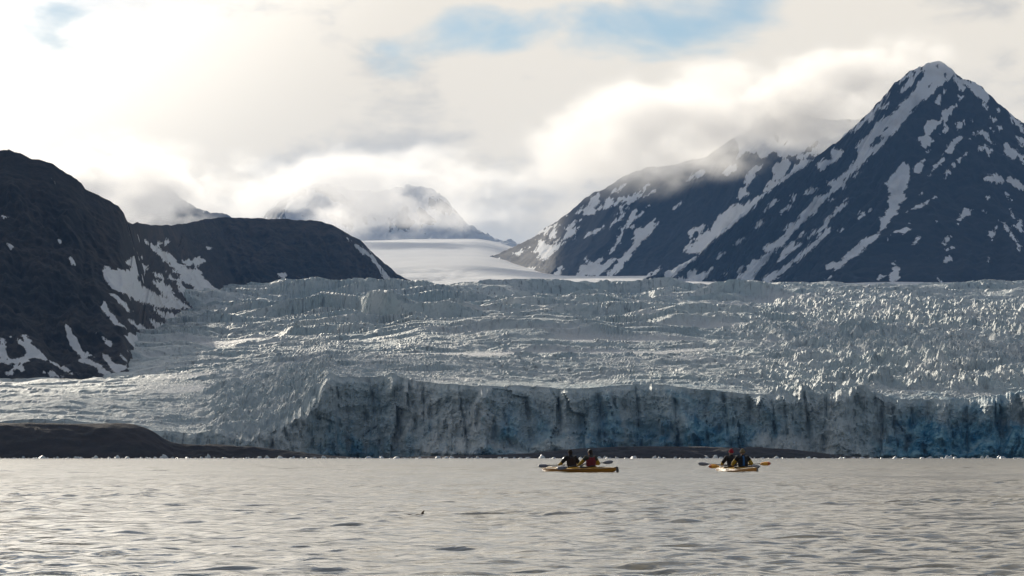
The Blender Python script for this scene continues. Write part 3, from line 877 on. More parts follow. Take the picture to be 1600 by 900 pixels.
# ------------------------------------------------------------------ clouds hanging on the summits, and the air
def cloud(name, px, py, D, rx, ry, rz, dens, seed, label, tilt=0.0, size=260.0, lo=0.10):
    me = bpy.data.meshes.new(name)
    bm = bmesh.new()
    bmesh.ops.create_icosphere(bm, subdivisions=3, radius=1.0)
    bm.to_mesh(me)
    bm.free()
    o = bpy.data.objects.new(name, me)
    COL.objects.link(o)
    o.location = P(px, py, D)
    if py < 0:
        size *= 1.6
    o.scale = (rx * D / F, ry, rz * D / F)
    o.rotation_euler = (0, math.radians(tilt), 0)
    m = bpy.data.materials.new(name)
    m.use_nodes = True
    nt = m.node_tree
    nt.nodes.clear()
    out = nt.nodes.new('ShaderNodeOutputMaterial')
    pv = nt.nodes.new('ShaderNodeVolumePrincipled')
    pv.inputs['Color'].default_value = (0.995, 0.99, 0.985, 1)
    pv.inputs['Anisotropy'].default_value = 0.5 if py > 0 else 0.65
    t = nt.nodes.new('ShaderNodeTexCoord')
    ln = nt.nodes.new('ShaderNodeVectorMath')
    ln.operation = 'LENGTH'
    nt.links.new(t.outputs['Object'], ln.inputs[0])
    fall = maprange(nt, ln.outputs['Value'], 0.0, 1.0, 1.0, 0.0, False)
    g = nt.nodes.new('ShaderNodeNewGeometry')
    n = noise(nt, g.outputs['Position'], 1.0 / size, 5.0 if py > 0 else 2.0, 0.60, 0.0, (1, 0.6, 1.6), (seed * 3.1, seed * 1.7, seed * 0.9))
    d = math_node(nt, 'ADD', fall, math_node(nt, 'MULTIPLY', math_node(nt, 'SUBTRACT', n, 0.5), 4.2))
    d = maprange(nt, d, lo, lo + 0.75)
    d = math_node(nt, 'MULTIPLY', d, maprange(nt, fall, 0.0, 0.6))
    nt.links.new(math_node(nt, 'MULTIPLY', d, dens), pv.inputs['Density'])
    nt.links.new(pv.outputs[0], out.inputs['Volume'])
    m.cycles.volume_step_rate = 2.5 if py < 0 else 0.75
    me.materials.append(m)
    o['kind'] = 'stuff'
    o['label'] = label
    return o


if CLOUDS:
    cloud('cloud', 1060, 200, 5520, 340, 360, 112, 0.0085, 1, 'pale cloud bank lying along the snowy ridge', -12, 130)
    cloud('cloud', 1285, 152, 5680, 290, 250, 102, 0.011, 2, 'bright cloud pouring over the ridge left of the sharp summit', -14, 120)
    cloud('cloud', 570, 300, 8450, 340, 380, 95, 0.0065, 3, 'grey cloud covering the far snowy summits', 0, 170)
    cloud('cloud', 195, 292, 6700, 200, 400, 100, 0.010, 4, 'torn sunlit wisp of cloud behind the dark left shoulder', 0, 120)
    # unseen broken cloud above the picture, put there to shade the glacier and ridge
    cloud('cloud', 720, -440, 4300, 1900, 1300, 115, 0.011, 6, 'unseen broken cloud deck placed above the picture to shade the glacier', 0, 260, 0.42)
    cloud('cloud', 400, -90, 8450, 230, 430, 60, 0.02, 9, 'unseen cloud added above the picture to shade the ridge')


def haze():
    x0, x1, y0, y1, z0, z1 = -6500, 6500, -600, 10800, -6.5, 900
    bm = bmesh.new()
    v = [bm.verts.new((x, y, z)) for z in (z0, z1) for y in (y0, y1) for x in (x0, x1)]
    for f in ((0, 2, 3, 1), (4, 5, 7, 6), (0, 1, 5, 4), (2, 6, 7, 3), (0, 4, 6, 2), (1, 3, 7, 5)):
        bm.faces.new([v[i] for i in f])
    me = bpy.data.meshes.new('haze')
    bm.to_mesh(me)
    bm.free()
    m = bpy.data.materials.new('haze')
    m.use_nodes = True
    nt = m.node_tree
    nt.nodes.clear()
    out = nt.nodes.new('ShaderNodeOutputMaterial')
    pv = nt.nodes.new('ShaderNodeVolumePrincipled')
    pv.inputs['Color'].default_value = (0.24, 0.50, 1.0, 1)
    pv.inputs['Density'].default_value = 3.0e-5
    pv.inputs['Anisotropy'].default_value = 0.0
    nt.links.new(pv.outputs[0], out.inputs['Volume'])
    me.materials.append(m)
    o = bpy.data.objects.new('haze', me)
    COL.objects.link(o)
    o['kind'] = 'stuff'
    o['label'] = 'thin bluish haze in the air over the fjord'
    return o


if HAZE:
    haze()


# ------------------------------------------------------------------ things: ice, kayaks, paddlers, paddles, kelp
def empty(name, loc, rz=0.0):
    o = bpy.data.objects.new(name, None)
    o.empty_display_size = 0.2
    o.location = loc
    o.rotation_euler = (0, 0, rz)
    COL.objects.link(o)
    return o


def from_bm(name, bm, mat, parent=None, smooth=True):
    me = bpy.data.meshes.new(name)
    bm.normal_update()
    bm.to_mesh(me)
    bm.free()
    if smooth:
        me.polygons.foreach_set('use_smooth', np.full(len(me.polygons), True))
    me.materials.append(mat)
    o = bpy.data.objects.new(name, me)
    COL.objects.link(o)
    if parent:
        o.parent = parent
    return o


def loft(bm, rings, closed_ring=False, cap=False):
    vs_ = [[bm.verts.new(p) for p in r] for r in rings]
    n = len(rings[0])
    for a, b in zip(vs_[:-1], vs_[1:]):
        for i in range(n if closed_ring else n - 1):
            j = (i + 1) % n
            bm.faces.new((a[i], a[j], b[j], b[i]))
    if cap:
        bm.faces.new(vs_[0][::-1])
        bm.faces.new(vs_[-1])
    return vs_


def tube(bm, pts_, radii, seg=10):
    pts_ = [Vector(p) for p in pts_]
    rings = []
    for i, p in enumerate(pts_):
        d = (pts_[min(i + 1, len(pts_) - 1)] - pts_[max(i - 1, 0)]).normalized()
        a = d.cross(Vector((0, 0, 1)))
        if a.length < 1e-3:
            a = Vector((1, 0, 0))
        a.normalize()
        b = d.cross(a)
        r = radii[i] if isinstance(radii, (list, tuple)) else radii
        rings.append([p + r * (a * math.cos(t) + b * math.sin(t)) for t in [2 * math.pi * k / seg for k in range(seg)]])
    loft(bm, rings, True, True)


# --- brash ice along the far shore
def ice_chunk_material():
    m, nt, b = new_mat("brash ice")
    t = nt.nodes.new('ShaderNodeTexCoord')
    f = noise(nt, t.outputs['Object'], 2.2, 4.0)
    nt.links.new(mix_col(nt, f, (0.62, 0.70, 0.74), (0.86, 0.88, 0.88)), b.inputs['Base Color'])
    b.inputs['Roughness'].default_value = 0.35
    b.inputs['Subsurface Weight'].default_value = 0.25
    b.inputs['Subsurface Radius'].default_value = (0.3, 0.5, 0.6)
    return m


M_chunk = ice_chunk_material()
chunks = []
for i in range(12):
    rr = random.Random(100 + i)
    bm = bmesh.new()
    n = rr.randint(12, 18)
    tall = rr.uniform(0.35, 1.15)
    for k in range(n):
        a = rr.uniform(0, 2 * math.pi)
        h = rr.random() ** 1.4
        r = (1 - 0.65 * h) * rr.uniform(0.55, 1.0)
        bm.verts.new((0.5 * r * math.cos(a) + 0.15 * h * (i % 3 - 1), 0.4 * r * math.sin(a), h * tall * 0.6 - 0.06))
    for k in range(7):
        a = k * 0.9
        bm.verts.new((0.48 * math.cos(a), 0.38 * math.sin(a), -0.12))
    r_ = bmesh.ops.convex_hull(bm, input=bm.verts[:])
    junk = [g for g in set(r_['geom_interior'] + r_['geom_unused']) if isinstance(g, bmesh.types.BMVert)]
    bmesh.ops.delete(bm, geom=junk, context='VERTS')
    bmesh.ops.bevel(bm, geom=bm.edges[:], offset=0.02, segments=1, affect='EDGES')
    bmesh.ops.recalc_face_normals(bm, faces=bm.faces[:])
    me = bpy.data.meshes.new('ice_floe')
    bm.to_mesh(me)
    bm.free()
    me.materials.append(M_chunk)
    chunks.append(me)


def floe(px, D, w, hs, label, group):
    o = bpy.data.objects.new('ice_floe', chunks[rnd.randrange(len(chunks))])
    COL.objects.link(o)
    o.location = ((px - 800) / F * D, D, 0.0)
    o.scale = (w, w * rnd.uniform(0.7, 1.2), w * hs)
    o.rotation_euler = (0, 0, rnd.uniform(0, 6.28))
    tag(o, label, 'ice floe', group)


ZONES = [(-40, 290, 62, 'small white ice floe drifting at the foot of the dark moraine hill', 'ice floes below the dark moraine hill'),
         (290, 640, 78, 'small white ice floe afloat below the broken grey left end of the ice cliff', 'ice floes below the left end of the ice cliff'),
         (640, 840, 34, 'small white ice floe on the far shoreline left of both kayaks, below blue ice', 'ice floes left of the kayaks'),
         (840, 1280, 62, 'small white ice floe on the shoreline before the low brown gravel bank', 'ice floes before the gravel bank'),
         (1280, 1640, 60, 'small white ice floe below the deep blue ice cliff on the right', 'ice floes below the blue cliff')]
for (a, b, n, lab, grp) in ZONES:
    for k in range(n):
        px = a + (b - a) * (k + rnd.uniform(-0.6, 1.6)) / n
        D = 1345 - 190 * rnd.random() ** 2.2
        w = 0.9 + 3.2 * rnd.random() ** 2.8
        floe(px, D, w, rnd.uniform(0.4, 1.0), lab, grp)
floe(66, 1290, 5.6, 0.55, 'widest low ice floe on the shoreline before the dark moraine hill', None)
floe(258, 1290, 3.8, 0.8, 'rounded pale ice floe near the right end of the moraine hill', None)
floe(326, 1285, 2.4, 1.6, 'slim upright sliver of ice standing out of the far water', None)
floe(845, 1270, 3.2, 0.95, 'bright ice floe on the shoreline just above the tip of the left kayak', None)
floe(1105, 1270, 2.6, 1.5, 'upright white ice floe on the shoreline left of the red beanie', None)
floe(1480, 1275, 3.4, 1.0, 'largest ice floe below the blue cliff near the right edge', None)

# --- kayaks
M_hull = plain("orange hull", (0.62, 0.27, 0.025), 0.28, 0.10, 3.0)
M_deck = plain("yellow deck", (0.74, 0.40, 0.045), 0.25, 0.10, 3.0)
M_black = plain("black rubber", (0.018, 0.018, 0.02), 0.5, 0.2, 20.0)
M_rope = plain("deck line", (0.05, 0.05, 0.05), 0.7, 0.2, 40.0)
M_skirt = plain("spray skirt neoprene", (0.022, 0.024, 0.03), 0.75, 0.25, 15.0, 0.004)
KL = 2.80


def kay_w(x):
    return 0.335 * max(0.0, 1 - abs(x / KL) ** 2.3) ** 0.85 + 0.012


def kay_g(x):
    return 0.125 + 0.05 * (x / KL) ** 2 + (0.07 * (x / KL) ** 6 if x > 0 else 0.02 * (x / KL) ** 6)


def kay_deck(x, f):
    """deck height at the fraction f (-1..1) of the half beam"""
    return kay_g(x) + 0.085 * (kay_w(x) / 0.347) * (1 - f * f) + 0.004


def make_kayak():
    root = empty('double_kayak', (0, 0, 0))
    xs = [KL * math.sin(t) for t in np.linspace(-math.pi / 2, math.pi / 2, 41)]
    bm = bmesh.new()
    rings = []
    for x in xs:
        w, g = kay_w(x), kay_g(x)
        keel = -0.11 * (1 - abs(x / KL) ** 3.5) + 0.09 * abs(x / KL) ** 8
        rings.append([(x, w * f, g + (keel - g) * (1 - abs(f) ** 2.6)) for f in np.linspace(-1, 1, 13)])
    loft(bm, rings)
    from_bm('hull', bm, M_hull, root)
    bm = bmesh.new()
    loft(bm, [[(x, 1.012 * kay_w(x) * f, kay_deck(x, f)) for f in np.linspace(1, -1, 13)] for x in xs])
    from_bm('deck', bm, M_deck, root)
    bm = bmesh.new()
    for s_ in (-1, 1):
        tube(bm, [(x, s_ * 1.012 * kay_w(x), kay_g(x) + 0.002) for x in xs], 0.009, 6)
    from_bm('seam_strip', bm, M_black, root)
    for cx in (-0.72, 0.72):
        bm = bmesh.new()
        ring = []
        for k in range(28):
            a = 2 * math.pi * k / 28
            x, y = cx + 0.44 * math.cos(a), 0.26 * math.sin(a)
            z = kay_deck(x, y / kay_w(x)) + 0.030
            ring.append([(x + 0.016 * math.cos(b) * math.cos(a), y + 0.016 * math.cos(b) * math.sin(a), z + 0.020 * math.sin(b)) for b in [2 * math.pi * q / 8 for q in range(8)]])
        loft(bm, ring + [ring[0]], True)
        co = from_bm('coaming', bm, M_black, root)
        bm = bmesh.new()
        sk = []
        for r in (1.02, 0.9, 0.75, 0.6, 0.48, 0.40):
            row = []
            for k in range(28):
                a = 2 * math.pi * k / 28
                x, y = cx + 0.43 * r * math.cos(a) - 0.05 * (1 - r), 0.255 * r * math.sin(a)
                z = kay_deck(cx + 0.44 * math.cos(a), 0.26 * math.sin(a) / kay_w(cx + 0.44 * math.cos(a))) + 0.045 + 0.10 * max(0.0, 1 - r) ** 1.2 + 0.006 * math.sin(5 * a) * (1 - r)
                row.append((x, y, z))
            sk.append(row)
        loft(bm, sk, True)
        from_bm('spray_skirt', bm, M_skirt, co)
    for hx in (-1.75, 1.85):
        bm = bmesh.new()
        rows = []
        for r, dz in ((1.0, 0.002), (1.0, 0.018), (0.8, 0.026), (0.02, 0.028)):
            rows.append([(hx + 0.20 * r * math.cos(a), 0.12 * r * math.sin(a), kay_deck(hx, 0.5) + dz + 0.010 * (1 - r)) for a in [2 * math.pi * k / 20 for k in range(20)]])
        loft(bm, rows, True)
        from_bm('hatch_cover', bm, M_black, root)
    bm = bmesh.new()
    for (xa, xb) in ((1.25, 2.6), (-2.5, -1.25)):
        for s_ in (-1, 1):
            tube(bm, [(x, s_ * 0.72 * kay_w(x), kay_deck(x, 0.72) + 0.006) for x in np.linspace(xa, xb, 9)], 0.005, 5)
    from_bm('deck_line', bm, M_rope, root)
    bm = bmesh.new()
    prof = [(-2.72, 0.20), (-2.80, 0.235), (-2.90, 0.22), (-2.95, 0.12), (-2.97, -0.10), (-2.90, -0.16), (-2.82, -0.10), (-2.80, 0.10)]
    loft(bm, [[(x, y, z) for x, z in prof] for y in (-0.012, 0.012)], True, True)
    from_bm('rudder', bm, M_black, root, False)
    return root


def copy_tree(o, parent=None):
    c = o.copy()
    COL.objects.link(c)
    c.parent = parent
    for ch in list(o.children):
        copy_tree(ch, c)
    return c


KA = make_kayak()
KB = copy_tree(KA)


def set_kayak(o, px, D, head):
    o.location = ((px - 800) / F * D, D, 0.0)
    o.rotation_euler = (0, 0, math.atan2(head[1], head[0]))
    return Matrix.Translation(o.location) @ Matrix.Rotation(o.rotation_euler.z, 4, 'Z')


MA = set_kayak(KA, 904, 120.3, (-0.5, 0.866))
MB = set_kayak(KB, 1150, 121.0, (-0.215, 0.977))
tag(KA, 'orange double kayak seen three quarters from behind, the left one of the two', 'kayak', 'double kayaks with two paddlers')
tag(KB, 'yellow double kayak seen from its stern, the right one of the two', 'kayak', 'double kayaks with two paddlers')

# --- people
M_skin = plain("skin", (0.46, 0.27, 0.20), 0.55, 0.08, 30.0)
M_eye = plain("eye", (0.02, 0.015, 0.012), 0.2, 0.1, 30.0)


def blob_mesh(name, blobs, voxel, mat, parent, smooth_it=5):
    bm = bmesh.new()
    for (c, r, *rot) in blobs:
        r3 = r if isinstance(r, (tuple, list)) else (r, r, r)
        m = Matrix.Translation(c) @ (rot[0] if rot else Matrix.Identity(4)) @ Matrix.Diagonal((*r3, 1))
        bmesh.ops.create_icosphere(bm, subdivisions=2, radius=1.0, matrix=m)
    me = bpy.data.meshes.new(name)
    bm.to_mesh(me)
    bm.free()
    o = bpy.data.objects.new(name, me)
    COL.objects.link(o)
    rm = o.modifiers.new('r', 'REMESH')
    rm.mode = 'VOXEL'
    rm.voxel_size = voxel
    sm = o.modifiers.new('s', 'SMOOTH')
    sm.iterations = smooth_it
    sm.factor = 0.5
    dg = bpy.context.evaluated_depsgraph_get()
    nm = bpy.data.meshes.new_from_object(o.evaluated_get(dg))
    o.modifiers.clear()
    o.data = nm
    nm.name = name
    bpy.data.meshes.remove(me)
    nm.materials.clear()
    nm.materials.append(mat)
    nm.polygons.foreach_set('use_smooth', np.full(len(nm.polygons), True))
    o.parent = parent
    return o


def seg(p, q, r0, r1, n=None):
    p, q = Vector(p), Vector(q)
    n = n or max(3, int((q - p).length / (0.45 * min(r0, r1))) + 1)
    return [(p.lerp(q, t), r0 + (r1 - r0) * t) for t in np.linspace(0, 1, n)]


def elbow(sh, hd, side, up=0.29, fo=0.27):
    d = hd - sh
    L = min(d.length, (up + fo) * 0.985)
    u = d.normalized()
    a = (up * up - fo * fo + L * L) / (2 * L)
    h = math.sqrt(max(0.0, up * up - a * a))
    pole = Vector((-0.35, 0.75 * side, -0.75))
    pole = (pole - pole.dot(u) * u).normalized()
    return sh + u * a + pole * h


def make_person(kmat, cx, grips, look, cols, label, lean=(0.0, 0.0)):
    """cols: jacket, sleeve, vest, head cover kind and colour, optional back panel colour. grips: left and right hand in kayak space."""
    o_w = kmat @ Vector((cx, 0, 0.02))
    root = empty('person', o_w, kmat.to_euler().z)
    V3 = Vector
    lx, ly = lean

    def L(x, y, z):                 # the torso leans from the hips
        k = max(0.0, z - 0.10)
        return V3((x + lx * k, y + ly * k, z))
    hl, hr = [V3(g) - V3((cx, 0, 0.02)) for g in grips[:2]]
    ax = (hl - hr).normalized()
    sl, sr = L(0.02, 0.200, 0.555), L(0.02, -0.200, 0.555)
    el_, er_ = elbow(sl, hl + V3((-0.05, 0, 0.02)), 1), elbow(sr, hr + V3((-0.05, 0, 0.02)), -1)
    torso = [(L(0, 0, 0.11), (0.135, 0.175, 0.11)), (L(-0.01, 0, 0.22), (0.115, 0.155, 0.12)), (L(0.0, 0, 0.33), (0.115, 0.160, 0.12)),
             (L(0.01, 0, 0.43), (0.120, 0.175, 0.11)), (L(0.0, 0, 0.51), (0.105, 0.180, 0.08)), (L(0.0, 0.10, 0.55), (0.075, 0.10, 0.055)), (L(0.0, -0.10, 0.55), (0.075, 0.10, 0.055))]
    neck = seg(L(0.0, 0, 0.57), L(0.025, 0, 0.67), 0.064, 0.056)
    hc = L(0.050, 0, 0.745)
    R = Matrix.Rotation(look, 4, 'Z')

    def Hd(x, y, z):
        return hc + (R @ V3((x, y, z)))
    head = [(Hd(0, 0, 0.02), (0.096, 0.077, 0.105), R), (Hd(0.025, 0, -0.045), (0.066, 0.058, 0.072), R), (Hd(0.05, 0, -0.078), (0.032, 0.030, 0.026), R),
            (Hd(0.094, 0, -0.012), (0.020, 0.014, 0.030), R), (Hd(0.086, 0, 0.032), (0.018, 0.050, 0.014), R), (Hd(0.082, 0, -0.058), (0.016, 0.026, 0.012), R),
            (Hd(-0.005, 0.078, -0.005), (0.022, 0.012, 0.033), R), (Hd(-0.005, -0.078, -0.005), (0.022, 0.012, 0.033), R)]
    arms_u = [(sl, el_, 0.062, 0.046), (sr, er_, 0.062, 0.046)]
    arms_f = [(el_, hl + (el_ - hl).normalized() * 0.07, 0.045, 0.031), (er_, hr + (er_ - hr).normalized() * 0.07, 0.045, 0.031)]
    legs = []
    for s_ in (-1, 1):
        legs += seg((0.02, 0.10 * s_, 0.10), (0.48, 0.15 * s_, 0.155), 0.085, 0.058) + seg((0.48, 0.15 * s_, 0.155), (0.92, 0.10 * s_, 0.07), 0.055, 0.042) + \
            seg((0.92, 0.10 * s_, 0.05), (0.97, 0.11 * s_, 0.10), 0.036, 0.026)
    hands = []
    for hnd, eb in ((hl, el_), (hr, er_)):
        w = (eb - hnd).normalized()
        w = (w - w.dot(ax) * ax).normalized()
        e2 = ax.cross(w)
        if e2.z < 0:
            e2 = -e2
        pc = hnd + w * 0.045 + e2 * 0.022
        hands += seg(hnd + (eb - hnd).normalized() * 0.07, pc, 0.028, 0.026, 4)
        for q, (off, ln) in enumerate(((-0.032, 0.85), (-0.011, 1.0), (0.011, 0.95), (0.032, 0.75))):
            hands += [(pc + ax * off * 0.9, 0.017)]
            for t in np.linspace(0, 1, 9):
                a = math.radians(55 + 215 * t * ln)
                hands.append((hnd + ax * off + (w * math.cos(a) + e2 * math.sin(a)) * 0.027, 0.0092 - 0.0015 * t))
        sgn = 1 if (hnd is hr) else -1
        for t in np.linspace(0, 1, 7):
            hands.append((pc + ax * sgn * (0.030 + 0.022 * t) - e2 * 0.045 * t - w * (0.012 + 0.03 * t), 0.0105 - 0.0015 * t))
    body = torso + neck + head + legs + hands
    for (p, q, a, b) in arms_u + arms_f:
        body += seg(p, q, a, b)
    bo = blob_mesh('body', body, 0.0115, M_skin, root, 3)
    for s_ in (-1, 1):
        bm = bmesh.new()
        bmesh.ops.create_icosphere(bm, subdivisions=2, radius=0.011, matrix=Matrix.Translation(Hd(0.088, 0.031 * s_, 0.015)))
        from_bm('eye', bm, M_eye, bo)
    jk = [(c, tuple(x + 0.018 for x in r)) for c, r in torso] + [(c, r + 0.016) for c, r in seg(L(0.0, 0, 0.58), L(0.012, 0, 0.625), 0.062, 0.058)]
    for (p, q, a, b) in arms_u:
        jk += seg(p, q, a + 0.028, b + 0.026)
    for (p, q, a, b) in arms_f:
        jk += seg(p, q, a + 0.022, b + 0.012)
    blob_mesh('jacket', jk, 0.014, cols['jacket'], root, 3)
    for (p, q, a, b) in arms_f:
        sv = seg(p, q, a + 0.030, b + 0.019)
        if cols.get('long_sleeve'):
            sv += seg(arms_u[arms_f.index((p, q, a, b))][0].lerp(p, 0.45), p, a + 0.038, a + 0.032)
        blob_mesh('sleeve', sv, 0.014, cols['sleeve'], root, 3)
    vest = [(L(-0.01, 0, z), (0.155, rx, 0.075)) for z, rx in ((0.20, 0.215), (0.28, 0.222), (0.36, 0.230), (0.44, 0.235))] + \
           [(L(-0.01, 0.105 * s_, 0.535), (0.115, 0.045, 0.075)) for s_ in (-1, 1)] + [(L(-0.045, 0, 0.51), (0.10, 0.13, 0.07))]
    vo = blob_mesh('life_vest', vest, 0.014, cols['vest'], root, 4)
    if 'panel' in cols:
        pn = [(L(-0.150, 0, z), (0.028, 0.052, 0.05)) for z in (0.26, 0.33, 0.40, 0.47)] + [(L(-0.125, 0, 0.545), (0.028, 0.048, 0.04)), (L(-0.085, 0, 0.60), (0.03, 0.05, 0.03))]
        blob_mesh('back_panel', pn, 0.012, cols['panel'], vo, 3)
    kind, cm = cols['head']
    if kind == 'hair':
        hb = [(Hd(-0.016, 0, 0.035), (0.100, 0.090, 0.105), R), (Hd(-0.045, 0, -0.03), (0.062, 0.076, 0.08), R), (Hd(-0.02, 0, 0.075), (0.085, 0.075, 0.07), R)]
        blob_mesh('hair', hb, 0.010, cm, bo, 3)
    elif kind == 'hood':
        hb = [(Hd(-0.012, 0, 0.032), (0.106, 0.094, 0.108), R), (Hd(-0.045, 0, -0.05), (0.068, 0.078, 0.08), R), (Hd(-0.04, 0, -0.12), (0.07, 0.085, 0.05), R)]
        blob_mesh('hood', hb, 0.010, cm, root, 3)
    else:
        hb = [(Hd(-0.008, 0, 0.055), (0.104, 0.092, 0.092), R), (Hd(-0.02, 0, 0.10), (0.078, 0.068, 0.065), R), (Hd(-0.03, 0, 0.02), (0.085, 0.090, 0.055), R)]
        bo2 = blob_mesh('beanie', hb, 0.010, cm, root, 3)
        bm = bmesh.new()
        rows = []
        for k in range(25):
            a = 2 * math.pi * k / 24
            c = Hd(0.110 * math.cos(a) - 0.008, 0.098 * math.sin(a), 0.028)
            o2 = (c - Hd(-0.008, 0, 0.028)).normalized()
            rows.append([c + o2 * 0.008 * math.cos(b) + V3((0, 0, 0.024 * math.sin(b))) for b in [2 * math.pi * q / 8 for q in range(8)]])
        loft(bm, rows, True)
        from_bm('brim', bm, cm, bo2)
    tag(root, label, 'person', 'kayakers')
    return root


# --- paddles
M_shaft = plain("carbon shaft", (0.03, 0.03, 0.033), 0.35, 0.2, 20.0)
M_blade_g = plain("grey blade", (0.20, 0.21, 0.25), 0.35, 0.10, 6.0)
M_blade_o = plain("orange blade", (0.95, 0.42, 0.03), 0.35, 0.10, 6.0)
M_tip = plain("red orange blade tip", (0.66, 0.14, 0.01), 0.4, 0.10, 6.0)


def make_paddle(mid, d, length, blade_mat, tip_mat, label, face=(0, -0.8, 0.6)):
    """mid in the place, d unit vector along the shaft"""
    root = empty('kayak_paddle', mid)
    d = Vector(d).normalized()
    h = length / 2
    bm = bmesh.new()
    tube(bm, [d * (-h + 0.30), d * (-0.2), d * 0.2, d * (h - 0.30)], 0.0155, 10)
    from_bm('shaft', bm, M_shaft, root)
    fn = Vector(face)
    fn = (fn - fn.dot(d) * d).normalized()
    sd_ = d.cross(fn)
    for s_ in (-1, 1):
        def blade(t0, t1, nm, mat, par, grow=0.0):
            bmb = bmesh.new()
            rings = []
            for t in np.linspace(t0, t1, 12):
                wv = 0.092 * math.sin(min(1.0, t * 1.75 + 0.06) * math.pi / 2) * math.sqrt(max(0.004, 1 - max(0, (t - 0.62) / 0.38) ** 2.4)) + grow
                c = d * s_ * (h - 0.46 + 0.46 * t) + fn * (0.030 * (t - 0.5) ** 2)
                th = 0.006 + 0.010 * (1 - t) + grow
                rings.append([c + sd_ * wv * a + fn * (th * b - 0.016 * a * a) for a, b in ((-1, 0), (-0.6, 0.6), (0, 1.0), (0.6, 0.6), (1, 0), (0.6, -0.6), (0, -1.0), (-0.6, -0.6))])
            loft(bmb, rings, True, True)
            bmesh.ops.recalc_face_normals(bmb, faces=bmb.faces[:])
            return from_bm(nm, bmb, mat, par)
        b0 = blade(0.0, 1.0, 'blade', blade_mat, root)
        if tip_mat:
            blade(0.74, 0.995, 'blade_tip', tip_mat, b0, 0.003)
    tag(root, label, 'paddle', 'kayak paddles')
    return root


def paddle_line(kmat, cx, ltip, rtip, fwd, up, dy):
    """shaft through a point ahead of the seat, running the way the two tips lie apart; returns mid, direction, hand spots in kayak space"""
    m = kmat @ Vector((cx + fwd, 0, up))
    dv = Vector(((rtip[0] - ltip[0]) / 40.0, dy, -(rtip[1] - ltip[1]) / 40.0))
    d = dv.normalized()
    inv = kmat.inverted()
    a, b = inv @ (m - d * 0.30), inv @ (m + d * 0.30)
    if a.y < b.y:
        a, b = b, a
    return m, d, dv.length, (a, b)


J_black = plain("black jacket", (0.020, 0.019, 0.021), 0.8, 0.3, 14.0, 0.006)
J_olive = plain("grey green jacket", (0.055, 0.058, 0.045), 0.8, 0.25, 14.0, 0.006)
S_yellow = plain("yellow sleeve", (0.50, 0.32, 0.018), 0.7, 0.2, 14.0, 0.006)
V_brown = plain("dark brown vest", (0.035, 0.020, 0.015), 0.8, 0.3, 12.0, 0.006)
V_red = plain("dark red vest", (0.20, 0.020, 0.030), 0.8, 0.25, 12.0, 0.006)
V_black = plain("black vest", (0.016, 0.016, 0.019), 0.8, 0.3, 12.0, 0.006)
V_blue = plain("blue panel", (0.03, 0.13, 0.34), 0.7, 0.25, 12.0, 0.006)
H_dark = plain("dark hair", (0.012, 0.009, 0.008), 0.55, 0.3, 60.0, 0.004)
H_hood = plain("dark knitted hood", (0.030, 0.024, 0.020), 0.9, 0.3, 60.0, 0.004)
H_red = plain("red knit", (0.33, 0.015, 0.03), 0.9, 0.25, 60.0, 0.004)
H_beige = plain("beige knit", (0.24, 0.19, 0.11), 0.9, 0.25, 60.0, 0.004)

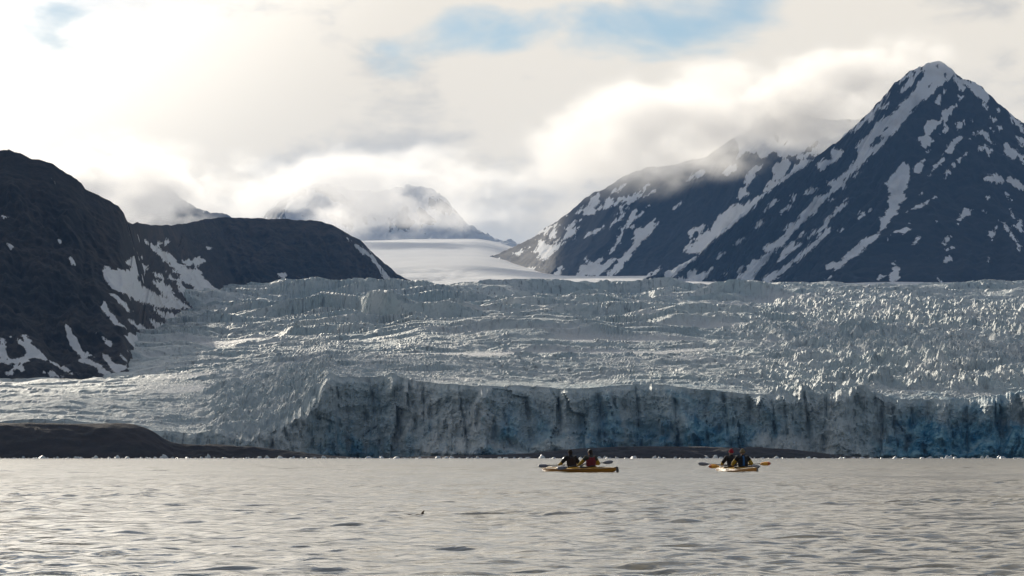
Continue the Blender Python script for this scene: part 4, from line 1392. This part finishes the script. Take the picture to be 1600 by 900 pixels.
m1, d1, l1, g1 = paddle_line(MA, -0.92, (863, 735), (952, 724), 0.44, 0.29, 0.55)
m2, d2, l2, g2 = paddle_line(MA, 0.52, (842, 730), (930, 727), 0.44, 0.29, 0.45)
m3, d3, l3, g3 = paddle_line(MB, -0.92, (1108, 730), (1206, 725), 0.42, 0.29, 0.10)
m4, d4, l4, g4 = paddle_line(MB, 0.52, (1094, 727), (1193, 732), 0.44, 0.28, 0.10)
make_paddle(m1, d1, l1, M_blade_g, None, 'grey bladed paddle laid across the lap of the red vested paddler')
make_paddle(m2, d2, l2, M_blade_g, None, 'grey bladed paddle held by the front paddler of the left kayak')
make_paddle(m3, d3, l3, M_blade_o, M_tip, 'bright orange bladed paddle of the blue backed paddler in the right kayak')
make_paddle(m4, d4, l4, M_blade_g, None, 'grey bladed paddle of the red hatted front paddler in the right kayak')
make_person(MA, -0.92, g1, 0.35, dict(jacket=J_olive, sleeve=S_yellow, vest=V_red, head=('hair', H_dark), long_sleeve=True), 'person with dark hair and dark red vest in the rear seat of the left kayak', (0.0, 0.0))
make_person(MA, 0.52, g2, -0.2, dict(jacket=J_black, sleeve=S_yellow, vest=V_brown, head=('hood', H_hood)), 'person in dark hood and brown black vest in the front seat of the left kayak', (0.05, 0.03))
make_person(MB, -0.92, g3, 0.1, dict(jacket=J_black, sleeve=S_yellow, vest=V_black, head=('beanie', H_beige), panel=V_blue, long_sleeve=True), 'person in beige beanie with blue back panel in the rear of the right kayak', (0.0, 0.0))
make_person(MB, 0.52, g4, 0.5, dict(jacket=J_black, sleeve=S_yellow, vest=V_black, head=('beanie', H_red)), 'person in red beanie half hidden in the front of the right kayak', (0.02, 0.05))

# --- a scrap of kelp on the water
M_kelp = plain("wet kelp", (0.06, 0.024, 0.008), 0.9, 0.3, 60.0)
M_kelp2 = plain("pale kelp tip", (0.07, 0.04, 0.012), 0.9, 0.3, 60.0)
kp = P(661, 806, 31.6)
kr = empty('kelp_frond', (kp[0], 31.6, 0.0))
bm = bmesh.new()
loft(bm, [[(x * 0.03 + w * c, 0.02 * s_, z) for c, s_ in ((-1, 0), (0, 1), (1, 0), (0, -1))] for (x, z, w) in ((0.2, -0.04, 0.018), (0, 0.005, 0.020), (-0.2, 0.022, 0.014), (0.1, 0.04, 0.010), (0.4, 0.052, 0.003))], True, True)
from_bm('blade', bm, M_kelp, kr)
bm = bmesh.new()
tube(bm, [(-0.02, 0, 0.004), (-0.06, 0.03, 0.004), (-0.10, 0.05, -0.004), (-0.15, 0.07, 0.006), (-0.19, 0.06, -0.01)], [0.006, 0.007, 0.005, 0.007, 0.003], 6)
from_bm('stem', bm, M_kelp2, kr)
tag(kr, 'small scrap of brown kelp poking out of the open water', 'kelp')
